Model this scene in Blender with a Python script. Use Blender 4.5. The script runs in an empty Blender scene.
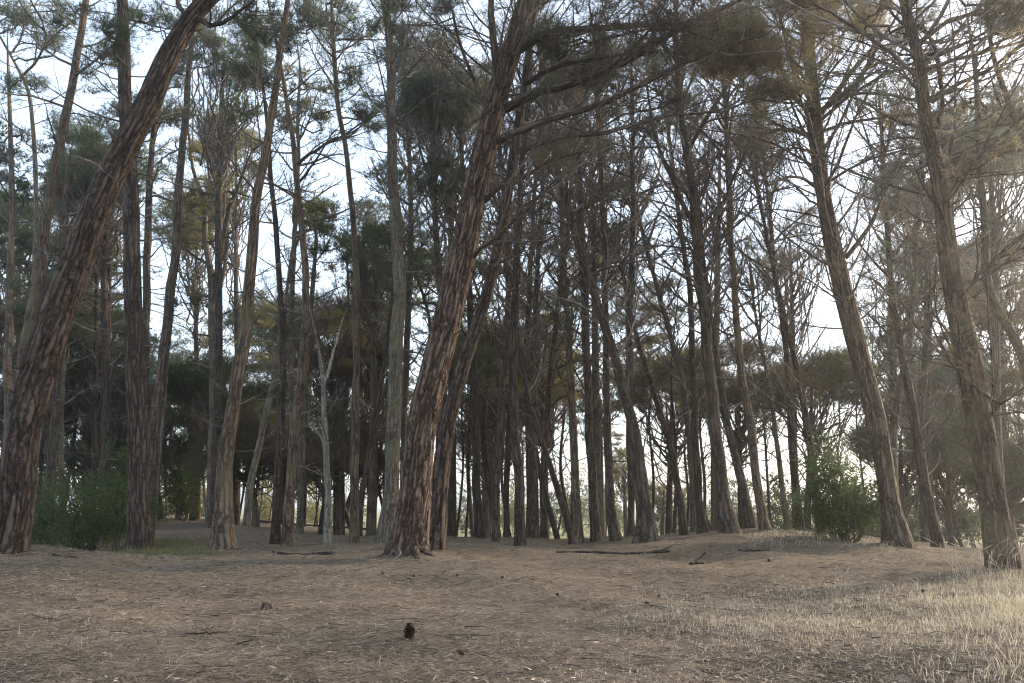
import bpy, math, random
import numpy as np
from mathutils import Vector, Matrix, noise as mnoise

rng = np.random.default_rng(11)
random.seed(11)
R = math.radians
S = bpy.context.scene
COL = S.collection

# ------------------------------------------------------------------ camera geometry
F = 796.0                       # focal length in pixels (28 mm on a 36 mm sensor, 1024 px wide)
CH = 1.30                       # eye height
PITCH = math.atan((505 - 341.5) / F)
cp, sp = math.cos(PITCH), math.sin(PITCH)

def P(px, py, D):
    """point seen at pixel (px, py) at forward distance D"""
    u = (px - 512.0) / F
    v = (341.5 - py) / F
    y = cp - v * sp
    z = sp + v * cp
    k = D / y
    return np.array([u * k, D, z * k + CH])

def px_m(D):
    return D / F * 1.02

# ------------------------------------------------------------------ helpers
def tag(o, label=None, cat=None, group=None, kind=None):
    if label: o['label'] = label
    if cat: o['category'] = cat
    if group: o['group'] = group
    if kind: o['kind'] = kind
    return o

def empty(name, loc, label=None, cat=None, group=None):
    o = bpy.data.objects.new(name, None)
    o.empty_display_size = 0.3
    COL.objects.link(o)
    o.location = loc
    return tag(o, label, cat, group)

def norm(a):
    return a / np.maximum(np.linalg.norm(a, axis=-1, keepdims=True), 1e-9)

class MB:
    """collects tubes, blades and patches; build() links them as one mesh"""
    def __init__(s):
        s.v, s.q, s.t, s.co, s.tint, s.qm, s.tm, s.n = [], [], [], [], [], [], [], 0
    def add(s, v, quads=None, tris=None, co=None, tint=None, mat=0):
        v = np.asarray(v, float)
        s.v.append(v)
        s.co.append(np.asarray(co, float) if co is not None else v)
        s.tint.append(np.full(len(v), 0.5) if tint is None else np.broadcast_to(np.asarray(tint, float), (len(v),)))
        if quads is not None and len(quads):
            s.q.append(np.asarray(quads, int) + s.n); s.qm.append(np.full(len(quads), mat))
        if tris is not None and len(tris):
            s.t.append(np.asarray(tris, int) + s.n); s.tm.append(np.full(len(tris), mat))
        s.n += len(v)
    def tube(s, pts, rad, sides=6, mat=0, tint=None, cap=True, s0=0.0, disp=None):
        pts = np.asarray(pts, float); n = len(pts)
        rad = np.broadcast_to(np.asarray(rad, float), (n,))
        tan = norm(np.gradient(pts, axis=0))
        a = np.array([1.0, 0, 0]) if abs(tan[0][0]) < 0.8 else np.array([0, 1.0, 0])
        x = norm(a - tan[0] * np.dot(a, tan[0]))
        X = np.empty((n, 3)); Y = np.empty((n, 3))
        for i in range(n):
            x = x - tan[i] * np.dot(x, tan[i]); x = x / max(np.linalg.norm(x), 1e-9)
            X[i] = x; Y[i] = np.cross(tan[i], x)
        th = np.arange(sides) * 2 * math.pi / sides
        c, si = np.cos(th), np.sin(th)
        ring = X[:, None, :] * c[None, :, None] + Y[:, None, :] * si[None, :, None]
        L = np.concatenate([[0], np.cumsum(np.linalg.norm(np.diff(pts, axis=0), axis=1))]) + s0
        rm = float(rad.mean())
        co = np.stack([np.broadcast_to(c * rm, (n, sides)), np.broadcast_to(si * rm, (n, sides)), np.broadcast_to(L[:, None], (n, sides))], -1)
        rr = np.broadcast_to(rad[:, None], (n, sides)).copy()
        tt = np.full((n, sides), 0.5 if tint is None else tint)
        if disp is not None:
            dr, dt = disp(co, L, th, rad)
            rr = rr + dr; tt = dt
        v = pts[:, None, :] + ring * rr[:, :, None]
        i = np.arange(n - 1)[:, None] * sides; j = np.arange(sides)[None, :]; j2 = (j + 1) % sides
        q = np.stack([i + j, i + j2, i + sides + j2, i + sides + j], -1).reshape(-1, 4)
        s.add(v.reshape(-1, 3), quads=q, co=co.reshape(-1, 3), tint=tt.reshape(-1), mat=mat)
        if cap:
            base = s.n
            s.add(np.array([pts[-1]]), co=co[-1].mean(0)[None], tint=np.array([tt[-1].mean()]))
            last = base - sides
            s.t.append(np.stack([last + np.arange(sides), last + (np.arange(sides) + 1) % sides, np.full(sides, base)], -1)); s.tm.append(np.full(sides, mat))
    def blades(s, p, d, length, width, mat=0, tint=None, side=None):
        p = np.asarray(p, float); d = norm(np.asarray(d, float)); n = len(p)
        if side is None:
            side = rng.normal(size=(n, 3))
        side = norm(side - d * np.sum(side * d, -1, keepdims=True))
        length = np.broadcast_to(length, (n,))[:, None]; width = np.broadcast_to(width, (n,))[:, None]
        v = np.stack([p - side * width / 2, p + side * width / 2, p + d * length], 1).reshape(-1, 3)
        t = np.arange(n * 3).reshape(-1, 3)
        tt = None if tint is None else np.repeat(np.broadcast_to(tint, (n,)), 3)
        s.add(v, tris=t, mat=mat, tint=tt)
    def flats(s, p, d, side, length, width, mat=0, tint=None):
        """diamond shaped leaves"""
        n = len(p); d = norm(d); side = norm(side - d * np.sum(side * d, -1, keepdims=True))
        length = np.broadcast_to(length, (n,))[:, None]; width = np.broadcast_to(width, (n,))[:, None]
        v = np.stack([p, p + d * length * .45 + side * width / 2, p + d * length, p + d * length * .45 - side * width / 2], 1).reshape(-1, 3)
        tt = None if tint is None else np.repeat(np.broadcast_to(tint, (n,)), 4)
        s.add(v, quads=np.arange(n * 4).reshape(-1, 4), mat=mat, tint=tt)
    def mesh(s, name, mats, smooth=True):
        me = bpy.data.meshes.new(name)
        v = np.concatenate(s.v); co = np.concatenate(s.co); ti = np.concatenate(s.tint)
        q = np.concatenate(s.q) if s.q else np.zeros((0, 4), int)
        t = np.concatenate(s.t) if s.t else np.zeros((0, 3), int)
        me.vertices.add(len(v)); me.vertices.foreach_set('co', v.ravel())
        loops = np.concatenate([q.ravel(), t.ravel()])
        me.loops.add(len(loops)); me.loops.foreach_set('vertex_index', loops.astype(np.int32))
        npoly = len(q) + len(t)
        me.polygons.add(npoly)
        starts = np.concatenate([np.arange(len(q)) * 4, len(q) * 4 + np.arange(len(t)) * 3]).astype(np.int32)
        me.polygons.foreach_set('loop_start', starts)
        mi = np.concatenate([np.concatenate(s.qm) if s.qm else np.zeros(0), np.concatenate(s.tm) if s.tm else np.zeros(0)]).astype(np.int32)
        me.polygons.foreach_set('material_index', mi)
        me.update(calc_edges=True)
        me.polygons.foreach_set('use_smooth', np.full(npoly, smooth))
        a = me.attributes.new('bark_co', 'FLOAT_VECTOR', 'POINT'); a.data.foreach_set('vector', co.astype(np.float32).ravel())
        a = me.attributes.new('tint', 'FLOAT', 'POINT'); a.data.foreach_set('value', ti.astype(np.float32))
        for m in (mats if isinstance(mats, (list, tuple)) else [mats]):
            me.materials.append(m)
        return me
    def build(s, name, mats, parent=None, smooth=True, origin=None):
        """link as one object; world coordinates become local to the parent (an unrotated Empty) or to origin"""
        off = np.zeros(3)
        if parent is not None: off = np.array(parent.location)
        elif origin is not None: off = np.asarray(origin, float)
        if off.any(): s.v = [x - off for x in s.v]
        o = bpy.data.objects.new(name, s.mesh(name, mats, smooth))
        COL.objects.link(o)
        if parent is not None: o.parent = parent
        elif origin is not None: o.location = origin
        return o

def smooth_path(pts, n):
    """Catmull-Rom through pts (k columns), n samples"""
    p = np.asarray(pts, float)
    seg = np.concatenate([[0], np.cumsum(np.linalg.norm(np.diff(p[:, :3], axis=0), axis=1))])
    t = np.linspace(0, seg[-1], n)
    m = np.gradient(p, seg, axis=0)
    i = np.clip(np.searchsorted(seg, t, side='right') - 1, 0, len(p) - 2)
    h = (seg[i + 1] - seg[i])[:, None]; u = ((t - seg[i])[:, None]) / h
    return ((2*u**3 - 3*u**2 + 1) * p[i] + (u**3 - 2*u**2 + u) * h * m[i] + (-2*u**3 + 3*u**2) * p[i+1] + (u**3 - u**2) * h * m[i+1])

# ------------------------------------------------------------------ materials
def new_mat(name):
    m = bpy.data.materials.new(name); m.use_nodes = True
    nt = m.node_tree; nt.nodes.clear()
    out = nt.nodes.new('ShaderNodeOutputMaterial')
    return m, nt, out

def N(nt, typ, **kw):
    n = nt.nodes.new(typ)
    for k, v in kw.items():
        if k.startswith('i_'):
            key = k[2:]
            n.inputs[int(key) if key.isdigit() else key.replace('_', ' ')].default_value = v
        else: setattr(n, k, v)
    return n

def ramp(nt, fac, stops):
    r = nt.nodes.new('ShaderNodeValToRGB')
    e = r.color_ramp.elements
    while len(e) < len(stops): e.new(0.5)
    for i, (p, c) in enumerate(stops):
        e[i].position = p; e[i].color = (*c, 1) if len(c) == 3 else c
    nt.links.new(fac, r.inputs['Fac'])
    return r

def mix(nt, fac, a, b, mode='MIX'):
    m = nt.nodes.new('ShaderNodeMix'); m.data_type = 'RGBA'; m.blend_type = mode
    for inp, val in ((m.inputs[0], fac), (m.inputs[6], a), (m.inputs[7], b)):
        if hasattr(val, 'is_linked') or hasattr(val, 'links'): nt.links.new(val, inp)
        elif isinstance(val, (int, float)): inp.default_value = val
        else: inp.default_value = (*val, 1)
    return m.outputs[2]

def bark_mat(name, dark, mid, light, fissure, fine=1.0, bump=0.6, moss=None):
    m, nt, out = new_mat(name)
    at = N(nt, 'ShaderNodeAttribute', attribute_name='bark_co')
    oi = N(nt, 'ShaderNodeObjectInfo')
    addr = N(nt, 'ShaderNodeVectorMath', operation='SCALE'); addr.inputs[0].default_value = (7.3, 3.1, 11.7)
    nt.links.new(oi.outputs['Random'], addr.inputs['Scale'])
    add = N(nt, 'ShaderNodeVectorMath', operation='ADD'); nt.links.new(at.outputs['Vector'], add.inputs[0]); nt.links.new(addr.outputs[0], add.inputs[1])
    mp = N(nt, 'ShaderNodeMapping'); mp.inputs['Scale'].default_value = (1, 1, 0.075)
    nt.links.new(add.outputs[0], mp.inputs['Vector'])
    warp = N(nt, 'ShaderNodeTexNoise', i_Scale=9.0, i_Detail=2.0); nt.links.new(add.outputs[0], warp.inputs['Vector'])
    wsc = N(nt, 'ShaderNodeVectorMath', operation='SCALE'); wsc.inputs['Scale'].default_value = 0.05
    nt.links.new(warp.outputs['Color'], wsc.inputs[0])
    wadd = N(nt, 'ShaderNodeVectorMath', operation='ADD'); nt.links.new(mp.outputs[0], wadd.inputs[0]); nt.links.new(wsc.outputs[0], wadd.inputs[1])
    vo = N(nt, 'ShaderNodeTexVoronoi', feature='DISTANCE_TO_EDGE', i_Scale=20.0 * fine); nt.links.new(wadd.outputs[0], vo.inputs['Vector'])
    vc = N(nt, 'ShaderNodeTexVoronoi', feature='F1', i_Scale=20.0 * fine); nt.links.new(wadd.outputs[0], vc.inputs['Vector'])
    edge = N(nt, 'ShaderNodeMapRange'); edge.inputs[1].default_value = 0.0; edge.inputs[2].default_value = 0.22
    nt.links.new(vo.outputs['Distance'], edge.inputs[0])
    no = N(nt, 'ShaderNodeTexNoise', i_Scale=3.2, i_Detail=6.0, i_Roughness=0.65); nt.links.new(add.outputs[0], no.inputs['Vector'])
    no2 = N(nt, 'ShaderNodeTexNoise', i_Scale=60.0, i_Detail=3.0); nt.links.new(mp.outputs[0], no2.inputs['Vector'])
    base = ramp(nt, no.outputs['Fac'], [(0.30, dark), (0.5, mid), (0.72, light)])
    cellv = N(nt, 'ShaderNodeSeparateColor'); nt.links.new(vc.outputs['Color'], cellv.inputs[0])
    c1 = mix(nt, 0.22, base.outputs[0], ramp(nt, cellv.outputs[0], [(0, dark), (1, light)]).outputs[0])
    c2 = mix(nt, 0.25, c1, ramp(nt, no2.outputs['Fac'], [(0.35, dark), (0.65, light)]).outputs[0])
    c3 = mix(nt, edge.outputs[0], fissure, c2)
    ta = N(nt, 'ShaderNodeAttribute', attribute_name='tint')
    tr = N(nt, 'ShaderNodeMapRange'); tr.inputs[1].default_value = 0.0; tr.inputs[2].default_value = 0.5; nt.links.new(ta.outputs['Fac'], tr.inputs[0])
    c4 = mix(nt, tr.outputs[0], fissure, c3)
    # old branch whorls leave darker bands up the stem
    sx = N(nt, 'ShaderNodeSeparateXYZ'); nt.links.new(add.outputs[0], sx.inputs[0])
    cz = N(nt, 'ShaderNodeCombineXYZ'); nt.links.new(sx.outputs[2], cz.inputs[2])
    zn = N(nt, 'ShaderNodeTexNoise', i_Scale=2.3, i_Detail=3.0, i_Roughness=0.7); nt.links.new(cz.outputs[0], zn.inputs['Vector'])
    band = ramp(nt, zn.outputs['Fac'], [(0.33, (0.55, 0.55, 0.55)), (0.46, (1, 1, 1))])
    c5 = mix(nt, 0.75, c4, band.outputs[0], 'MULTIPLY')
    if moss:
        mn = N(nt, 'ShaderNodeTexNoise', i_Scale=1.6, i_Detail=4.0); nt.links.new(add.outputs[0], mn.inputs['Vector'])
        mr = ramp(nt, mn.outputs['Fac'], [(0.48, (0, 0, 0)), (0.62, (0.6, 0.6, 0.6))])
        c5 = mix(nt, mr.outputs[0], c5, moss)
    # single trees differ a little
    tv = N(nt, 'ShaderNodeMapRange'); tv.inputs[3].default_value = 0.75; tv.inputs[4].default_value = 1.25; nt.links.new(oi.outputs['Random'], tv.inputs[0])
    hs = N(nt, 'ShaderNodeHueSaturation'); nt.links.new(tv.outputs[0], hs.inputs['Value']); nt.links.new(c5, hs.inputs['Color'])
    b = N(nt, 'ShaderNodeBsdfPrincipled'); b.inputs['Roughness'].default_value = 0.92; b.inputs['Specular IOR Level'].default_value = 0.15
    nt.links.new(hs.outputs[0], b.inputs['Base Color'])
    hsum = N(nt, 'ShaderNodeMath', operation='MULTIPLY_ADD'); hsum.inputs[1].default_value = 0.35
    nt.links.new(no2.outputs['Fac'], hsum.inputs[0]); nt.links.new(edge.outputs[0], hsum.inputs[2])
    bp = N(nt, 'ShaderNodeBump'); bp.inputs['Strength'].default_value = bump; bp.inputs['Distance'].default_value = 0.03
    nt.links.new(hsum.outputs[0], bp.inputs['Height']); nt.links.new(bp.outputs[0], b.inputs['Normal'])
    nt.links.new(b.outputs[0], out.inputs[0])
    return m

def leaf_mat(name, a, b_, transl=0.3):
    m, nt, out = new_mat(name)
    ta = N(nt, 'ShaderNodeAttribute', attribute_name='tint')
    c = ramp(nt, ta.outputs['Fac'], [(0.0, a), (1.0, b_)])
    oi = N(nt, 'ShaderNodeObjectInfo')
    tv = N(nt, 'ShaderNodeMapRange'); tv.inputs[3].default_value = 0.8; tv.inputs[4].default_value = 1.2; nt.links.new(oi.outputs['Random'], tv.inputs[0])
    hs = N(nt, 'ShaderNodeHueSaturation'); nt.links.new(tv.outputs[0], hs.inputs['Value']); nt.links.new(c.outputs[0], hs.inputs['Color'])
    d = N(nt, 'ShaderNodeBsdfDiffuse'); t = N(nt, 'ShaderNodeBsdfTranslucent')
    nt.links.new(hs.outputs[0], d.inputs[0]); nt.links.new(hs.outputs[0], t.inputs[0])
    mx = N(nt, 'ShaderNodeMixShader', i_0=transl)
    nt.links.new(d.outputs[0], mx.inputs[1]); nt.links.new(t.outputs[0], mx.inputs[2]); nt.links.new(mx.outputs[0], out.inputs[0])
    return m

BARK = {
    'rough': bark_mat('bark_rough_brown', (.068, .045, .034), (.125, .088, .068), (.165, .13, .108), (0.03, 0.02, 0.015), 0.7, 0.9),
    'red':   bark_mat('bark_red_brown', (.088, .056, .039), (.14, .096, .07), (.17, .135, .113), (0.028, 0.016, 0.011), 0.7, 0.9),
    'grey':  bark_mat('bark_grey', (0.083, 0.069, 0.053), (0.153, 0.129, 0.101), (0.237, 0.204, 0.163), (0.048, 0.039, 0.030), 1.2, 0.5, (0.132, 0.123, 0.070)),
    'dark':  bark_mat('bark_dark', (0.050, 0.036, 0.029), (0.092, 0.067, 0.053), (0.153, 0.123, 0.099), (0.028, 0.019, 0.015), 0.9, 0.6),
    'warm':  bark_mat('bark_warm', (0.080, 0.057, 0.042), (0.150, 0.108, 0.080), (0.237, 0.181, 0.136), (0.042, 0.027, 0.020), 1.0, 0.6, (0.139, 0.114, 0.067)),
    'pale':  bark_mat('bark_pale_dead', (0.172, 0.149, 0.123), (0.285, 0.250, 0.209), (0.397, 0.353, 0.298), (0.112, 0.095, 0.078), 1.2, 0.4),
}
TWIG = bark_mat('dead_twig', (0.074, 0.057, 0.047), (0.135, 0.108, 0.090), (0.230, 0.189, 0.162), (0.054, 0.041, 0.034), 1.5, 0.2)
TWIG_PALE = bark_mat('pale_twig', (0.135, 0.115, 0.095), (0.257, 0.223, 0.189), (0.405, 0.358, 0.311), (0.108, 0.088, 0.074), 1.5, 0.2)
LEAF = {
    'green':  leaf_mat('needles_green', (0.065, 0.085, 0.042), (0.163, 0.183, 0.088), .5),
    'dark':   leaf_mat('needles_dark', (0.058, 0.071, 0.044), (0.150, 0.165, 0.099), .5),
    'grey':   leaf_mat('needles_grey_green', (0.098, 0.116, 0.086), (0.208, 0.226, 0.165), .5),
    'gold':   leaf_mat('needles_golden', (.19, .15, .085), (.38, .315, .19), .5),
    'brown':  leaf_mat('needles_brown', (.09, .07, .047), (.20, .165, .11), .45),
    'yellow': leaf_mat('needles_sunlit_yellow', (0.130, 0.128, 0.050), (0.312, 0.275, 0.110), .45),  # green needles in warm sun: the sunlight is put into the colour
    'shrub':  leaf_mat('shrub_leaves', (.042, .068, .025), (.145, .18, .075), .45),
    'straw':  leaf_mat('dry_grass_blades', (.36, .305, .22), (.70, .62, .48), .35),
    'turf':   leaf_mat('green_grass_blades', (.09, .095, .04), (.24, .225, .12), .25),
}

# ------------------------------------------------------------------ the trees seen in the photograph
# key: label, bark, forward distance, trace (px, py, width px) from the base up,
#      foliage regions (px, py, rx, ry, tufts density, colour, depth offset), bare branches (y0, y1, n, length m, elevation, share with needles)
T = {}
def tree(key, label, bark, D, tr, fol=(), br=None, limbs=(), group=None, ridged=False, base=True):
    T[key] = dict(label=label, bark=bark, D=D, tr=tr, fol=list(fol), br=br, limbs=list(limbs), group=group, ridged=ridged, base=base)

tree('T1', 'thick leaning pine with deep ridged brown bark at the left edge of the clearing', 'rough', 12,
     [(6,554,40),(13,513,35),(24,430,32),(48,342,33),(79,257,30),(113,171,29),(130,138,28),(149,100,26),(172,50,24),(196,12,22),(224,-16,19),(262,-62,16),(300,-130,12)],
     [(240,-90,80,40,14,'dark',0)], (10,200,5,1.6,20,.2),
     [[(196,18,8),(214,26,5),(232,20,4),(248,8,3),(262,-6,2)],[(188,22,6),(176,0,5),(160,-30,4)]], ridged=True)
tree('T2', 'slim pine leaning right just behind the thick leaning pine, forked low', 'warm', 19,
     [(2,545,17),(14,430,16),(27,342,15),(40,270,13),(54,171,12),(70,95,10),(80,40,9),(88,-10,8),(95,-80,6)],
     [(70,12,30,16,6,'green',0),(100,70,30,30,5,'green',1)], (0,260,14,1.7,8,.45))
tree('T3', 'thin crooked pine bending left at its top, sparse grey tufts against the sky', 'grey', 22,
     [(30,545,8),(34,300,6.5),(36,200,5.5),(33,130,5),(28,90,4.5),(14,62,3.6),(2,40,3),(-8,20,2)],
     [(25,28,24,18,10,'grey',0),(48,42,16,12,8,'grey',0),(8,5,16,12,6,'grey',0),(36,84,14,10,4,'grey',0),(6,84,14,8,4,'grey',0)], (30,230,10,1.2,15,.4),
     [[(22,78,3),(36,60,2.5),(45,38,2),(40,18,1.5)],[(12,56,2.5),(20,40,2),(26,10,1.5)]])
tree('T4', 'straight dark pine trunk standing in the green grass tuft beside the left shrub', 'dark', 14.5,
     [(139,555,26),(138,500,21),(138,430,20),(134,342,18),(132,257,17),(130,171,15),(125,100,14),(124,50,13),(122,0,12),(120,-80,9)],
     [(150,20,40,18,7,'green',1),(110,40,20,20,3,'green',-1)], (0,470,26,1.5,6,.22), ridged=True)
tree('T5', 'dark pine leaning slightly right close behind the straight dark trunk', 'dark', 20,
     [(147,543,15),(152,470,14),(158,400,13),(165,342,12),(175,257,10.5),(180,171,9),(187,100,8),(190,60,7),(194,0,6),(198,-60,4)],
     [(205,50,30,18,8,'dark',0),(188,120,22,14,4,'yellow',2)], (20,300,12,1.6,10,.3))
tree('T5b', 'very thin pale stem leaning right beside the dark pines on the left', 'pale', 27,
     [(154,525,5),(160,450,4.5),(166,380,4),(171,300,3.5),(178,220,3),(182,150,2)], [(184,150,18,14,6,'yellow',0)], (200,330,6,1.2,15,.4))
tree('T6', 'slender pine half hidden behind the straight dark trunk, limbs curving near its top', 'dark', 26,
     [(142,535,10),(146,320,9),(148,230,8.5),(150,171,7.5),(154,130,6),(164,90,5),(170,50,4)],
     [(152,112,26,22,14,'dark',0),(118,130,26,26,16,'dark',1),(80,140,30,24,14,'dark',2),(174,70,20,20,6,'dark',0)], (120,400,14,1.8,12,.3))
tree('T7', 'grey pine forking into two curved stems high above the left hollow', 'grey', 27,
     [(209,529,11.5),(213,430,10.5),(213,342,10),(212,290,9),(206,240,7),(203,200,6),(193,168,4.5),(188,130,3)],
     [(206,196,30,18,8,'yellow',0),(196,236,22,14,6,'yellow',1),(230,180,24,14,6,'yellow',1),(188,300,22,14,5,'green',1)], (150,420,14,1.9,20,.25),
     [[(213,290,7),(222,245,6),(231,205,5),(242,178,3.5),(252,150,2)],[(214,300,5),(226,262,4),(228,225,3),(224,190,2)]])
tree('T8', 'pale brown pine leaning right with rough swollen foot at the edge of the hollow', 'warm', 14.5,
     [(221,556,25),(224,500,18),(229,430,15),(243,342,13),(249,290,12),(254,230,10.5),(262,171,9.5),(268,140,9),(275,90,8),(281,45,7),(286,15,6),(292,-40,4)],
     [(262,20,30,22,7,'dark',0),(290,40,20,14,4,'dark',1)], (20,470,22,1.6,18,.12))
tree('T9', 'slim dark grey pine, left of a tight pair with mossy stems', 'dark', 21,
     [(275,548,12),(278,470,10),(282,400,8.5),(283,342,7.5),(280,290,7),(276,230,6.5),(271,180,6),(268,130,5),(262,80,4),(256,30,3)],
     [(254,70,26,30,10,'dark',0),(240,110,20,20,6,'green',1)], (120,470,16,1.5,15,.15))
tree('T10', 'mossy grey pine with short dead stubs, right of a tight pair', 'warm', 19,
     [(286,552,13.5),(288,510,12),(294,440,11),(300,390,10),(305,320,9),(305,270,8.5),(301,215,8),(296,171,7),(288,110,6),(282,72,5),(276,40,4),(268,0,3)],
     [(318,214,26,22,13,'yellow',2),(318,240,30,14,7,'green',2),(276,30,24,18,6,'dark',0)], (60,480,20,1.5,12,.12),
     [[(296,160,4),(306,156,3.5),(318,148,3),(330,140,2.4),(350,136,1.6)]])
tree('T10b', 'thin grey pine close behind the mossy pair, crown lit yellow', 'grey', 26,
     [(291,540,7.5),(291,340,7),(293,260,6.5),(297,200,6),(298,150,5),(298,110,4),(300,70,3)],
     [(300,118,30,20,9,'yellow',0),(290,80,26,14,6,'yellow',1),(320,90,18,14,4,'yellow',0)], (90,420,16,1.8,25,.2))
tree('T11', 'slender pine with an S bend, tall against the open patch of sky', 'warm', 18.5,
     [(354,549,12.5),(355,430,10),(356,342,8.2),(356,270,7.5),(351,200,6.8),(346,150,6.2),(338,105,6),(334,60,5),(332,15,4),(331,-30,3)],
     [(330,12,40,16,16,'grey',0),(352,30,30,12,8,'grey',0),(306,20,24,14,8,'grey',0),(356,112,12,10,3,'green',0),(346,76,14,10,2,'green',0)], (20,130,12,1.5,25,.45))
tree('T12', 'bleached dead tree with bare white trunk and short broken side branches', 'pale', 19,
     [(329,549,11),(328,500,8),(326,450,7),(324,410,6),(323,385,5.5),(319,352,3.4),(315,330,2.2),(308,300,1)],
     [], (380,480,10,.8,30,0), [[(323,388,4),(330,366,3),(334,345,2),(341,318,1)],[(325,450,2.5),(314,430,1.8),(306,424,1)]])
tree('T13', 'tall smooth grey pine directly left of the thick red barked pine', 'grey', 16,
     [(386,548,23),(391,500,16),(393,430,15.5),(397,342,14.5),(398,257,13),(393,171,11.5),(391,110,10.5),(390,50,9.5),(384,0,8.5),(376,-60,7)],
     [(420,-10,60,24,12,'dark',0),(400,20,36,16,5,'dark',0)], (0,300,18,1.9,25,.35))
tree('T14', 'thin pine stem running close along the right side of the smooth grey pine', 'grey', 26,
     [(402,540,9),(404,420,8),(407,342,7.5),(410,280,7),(411,220,6.5),(409,150,5.5),(405,90,4.5),(402,40,3)],
     [(386,120,24,20,7,'dark',0),(420,60,40,30,14,'dark',0),(388,178,22,20,9,'grey',1)], (40,380,24,2.1,40,.3))
tree('T15', 'dark thin trunk slanting to the right behind the slender bent pine', 'dark', 25,
     [(358,538,8),(368,460,7),(377,410,6.5),(385,360,5.5),(391,310,5),(396,250,4)], [(380,240,30,24,9,'green',0)], (230,420,10,1.6,25,.2))
tree('T16', 'thick pine with red furrowed bark and spreading roots at the centre of the clearing', 'red', 13,
     [(407,557,46),(410,535,37),(414,500,32),(421,430,29.5),(442,342,30),(462,257,28),(479,171,26),(493,115,25),(505,70,24),(518,30,23),(528,-5,21),(544,-60,18),(560,-140,13)],
     [(560,-90,120,40,14,'dark',0),(610,8,90,30,16,'brown',-1),(690,30,60,30,14,'brown',-1),(570,60,50,30,7,'dark',.5),(640,90,60,24,6,'brown',0)], (-20,150,10,2.0,15,.3),
     [[(520,34,10),(548,34,8.5),(590,31,7.5),(640,27,6),(690,26,4),(735,32,2.5)],
      [(505,96,11),(537,92,10),(580,80,9.5),(620,62,8.5),(650,44,7.5),(680,27,6.5),(722,8,4.5),(760,-12,3)],
      [(497,130,9),(528,128,8),(560,117,7.5),(600,104,6.5),(632,88,5.5),(664,72,4.5),(718,48,3),(768,32,2)],
      [(480,196,6),(497,187,5.5),(516,180,4.5),(548,160,3.5),(585,150,2.4)],
      [(470,252,5),(488,242,4.5),(506,228,3.6),(522,208,2.6),(540,196,1.6)],
      [(500,86,9),(495,55,8.5),(491,20,7.5),(488,-14,6),(484,-60,4)],
      [(497,118,5),(478,90,4),(462,50,3.4),(452,8,2.6)],
      [(524,70,6),(560,66,5),(600,58,4),(640,52,3)],
      [(515,140,6),(560,138,5),(610,132,4),(660,118,3),(720,112,2)]], ridged=True)
tree('T17', 'grey ridged pine leaning right, growing out beside the red barked one', 'rough', 14.5,
     [(434,549,25),(438,500,18.5),(447,430,16),(465,360,14.5),(482,310,13),(496,257,12),(508,190,11),(516,140,10),(524,90,9),(530,40,7.5),(534,0,6),(540,-60,4)],
     [(530,-20,50,24,8,'dark',0)], (10,300,16,1.9,25,.1), ridged=True)
tree('T18', 'slim upright pine standing alone in front of the row right of the thick pines', 'dark', 18,
     [(521,549,13.5),(519,500,12),(515,430,11),(514,342,10),(517,257,9),(521,180,7.5),(528,100,6.5),(531,40,5.5),(533,-20,4.5)],
     [(530,20,40,24,6,'brown',0)], (20,340,26,2.0,35,.15))
tree('T18b', 'thin trunk in the deep shade just right of the slim upright pine', 'dark', 27,
     [(530,541,9),(529,450,8),(527,360,7),(530,280,6),(534,200,5),(538,140,4)], [(540,380,30,32,16,'yellow',6)], (130,420,18,2.2,45,.15))
tree('T19', 'straight narrow pine, left one of two standing close behind the slanted stem', 'dark', 24,
     [(536,542,9.5),(534,430,7.5),(534,342,6.5),(538,260,5.5),(542,190,4.5),(545,130,3.5)], [(546,140,36,22,8,'brown',0)], (130,430,18,2.1,45,.15))
tree('T19b', 'straight narrow pine, right one of two standing close behind the slanted stem', 'dark', 26,
     [(543,542,9),(545,440,7.5),(552,360,6.5),(560,290,5.5),(568,220,4.5),(572,150,3.5)], [(575,150,36,24,8,'dark',0)], (150,430,16,2.1,45,.15))
tree('T20', 'dark stem slanting steeply down to the right across the row of trunks', 'dark', 20,
     [(573,547,8.5),(565,515,7.8),(550,465,7.2),(536,425,6.6),(526,385,6),(519,345,5),(514,300,4)], [], (300,460,8,1.5,40,0))
tree('T21', 'grey trunk near the slanted stem, first of three upright trunks on the crest', 'warm', 21,
     [(578,547,12),(577,513,10.5),(573,430,9.5),(569,342,7.5),(564,260,6.5),(560,190,5.5),(556,130,4.5),(552,70,3)], [(556,80,36,26,7,'brown',0)], (70,400,24,2.1,45,.12))
tree('T22', 'middle one of three upright trunks on the crest, bark rough and dark', 'dark', 21,
     [(596,546,13),(594,513,11.5),(592,470,10.5),(588,400,9.5),(586,342,9),(583,280,8),(580,171,6.5),(576,100,5),(574,40,3.5)], [(580,70,40,26,7,'dark',0)], (60,420,24,2.1,45,.12))
tree('T23', 'rightmost of three upright trunks on the crest, beside the leaning pine', 'dark', 20,
     [(616,544,15),(611,513,11.5),(608,440,9.5),(606,342,8),(605,260,7.5),(601,171,6.5),(597,100,5.5),(594,40,4)], [(600,60,44,26,7,'brown',0)], (50,430,24,2.1,45,.12))
tree('T24', 'stout pine leaning far to the left, bowed trunk in the middle of the crest', 'dark', 18,
     [(648,543,28),(643,500,18),(637,450,15),(628,410,12.5),(617,365,11.5),(605,325,11),(590,280,10),(577,240,9.5),(565,200,9),(556,160,7.5),(548,120,6),(540,60,4.5)],
     [(548,70,40,30,6,'brown',0)], (70,400,22,2.0,40,.1))
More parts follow.
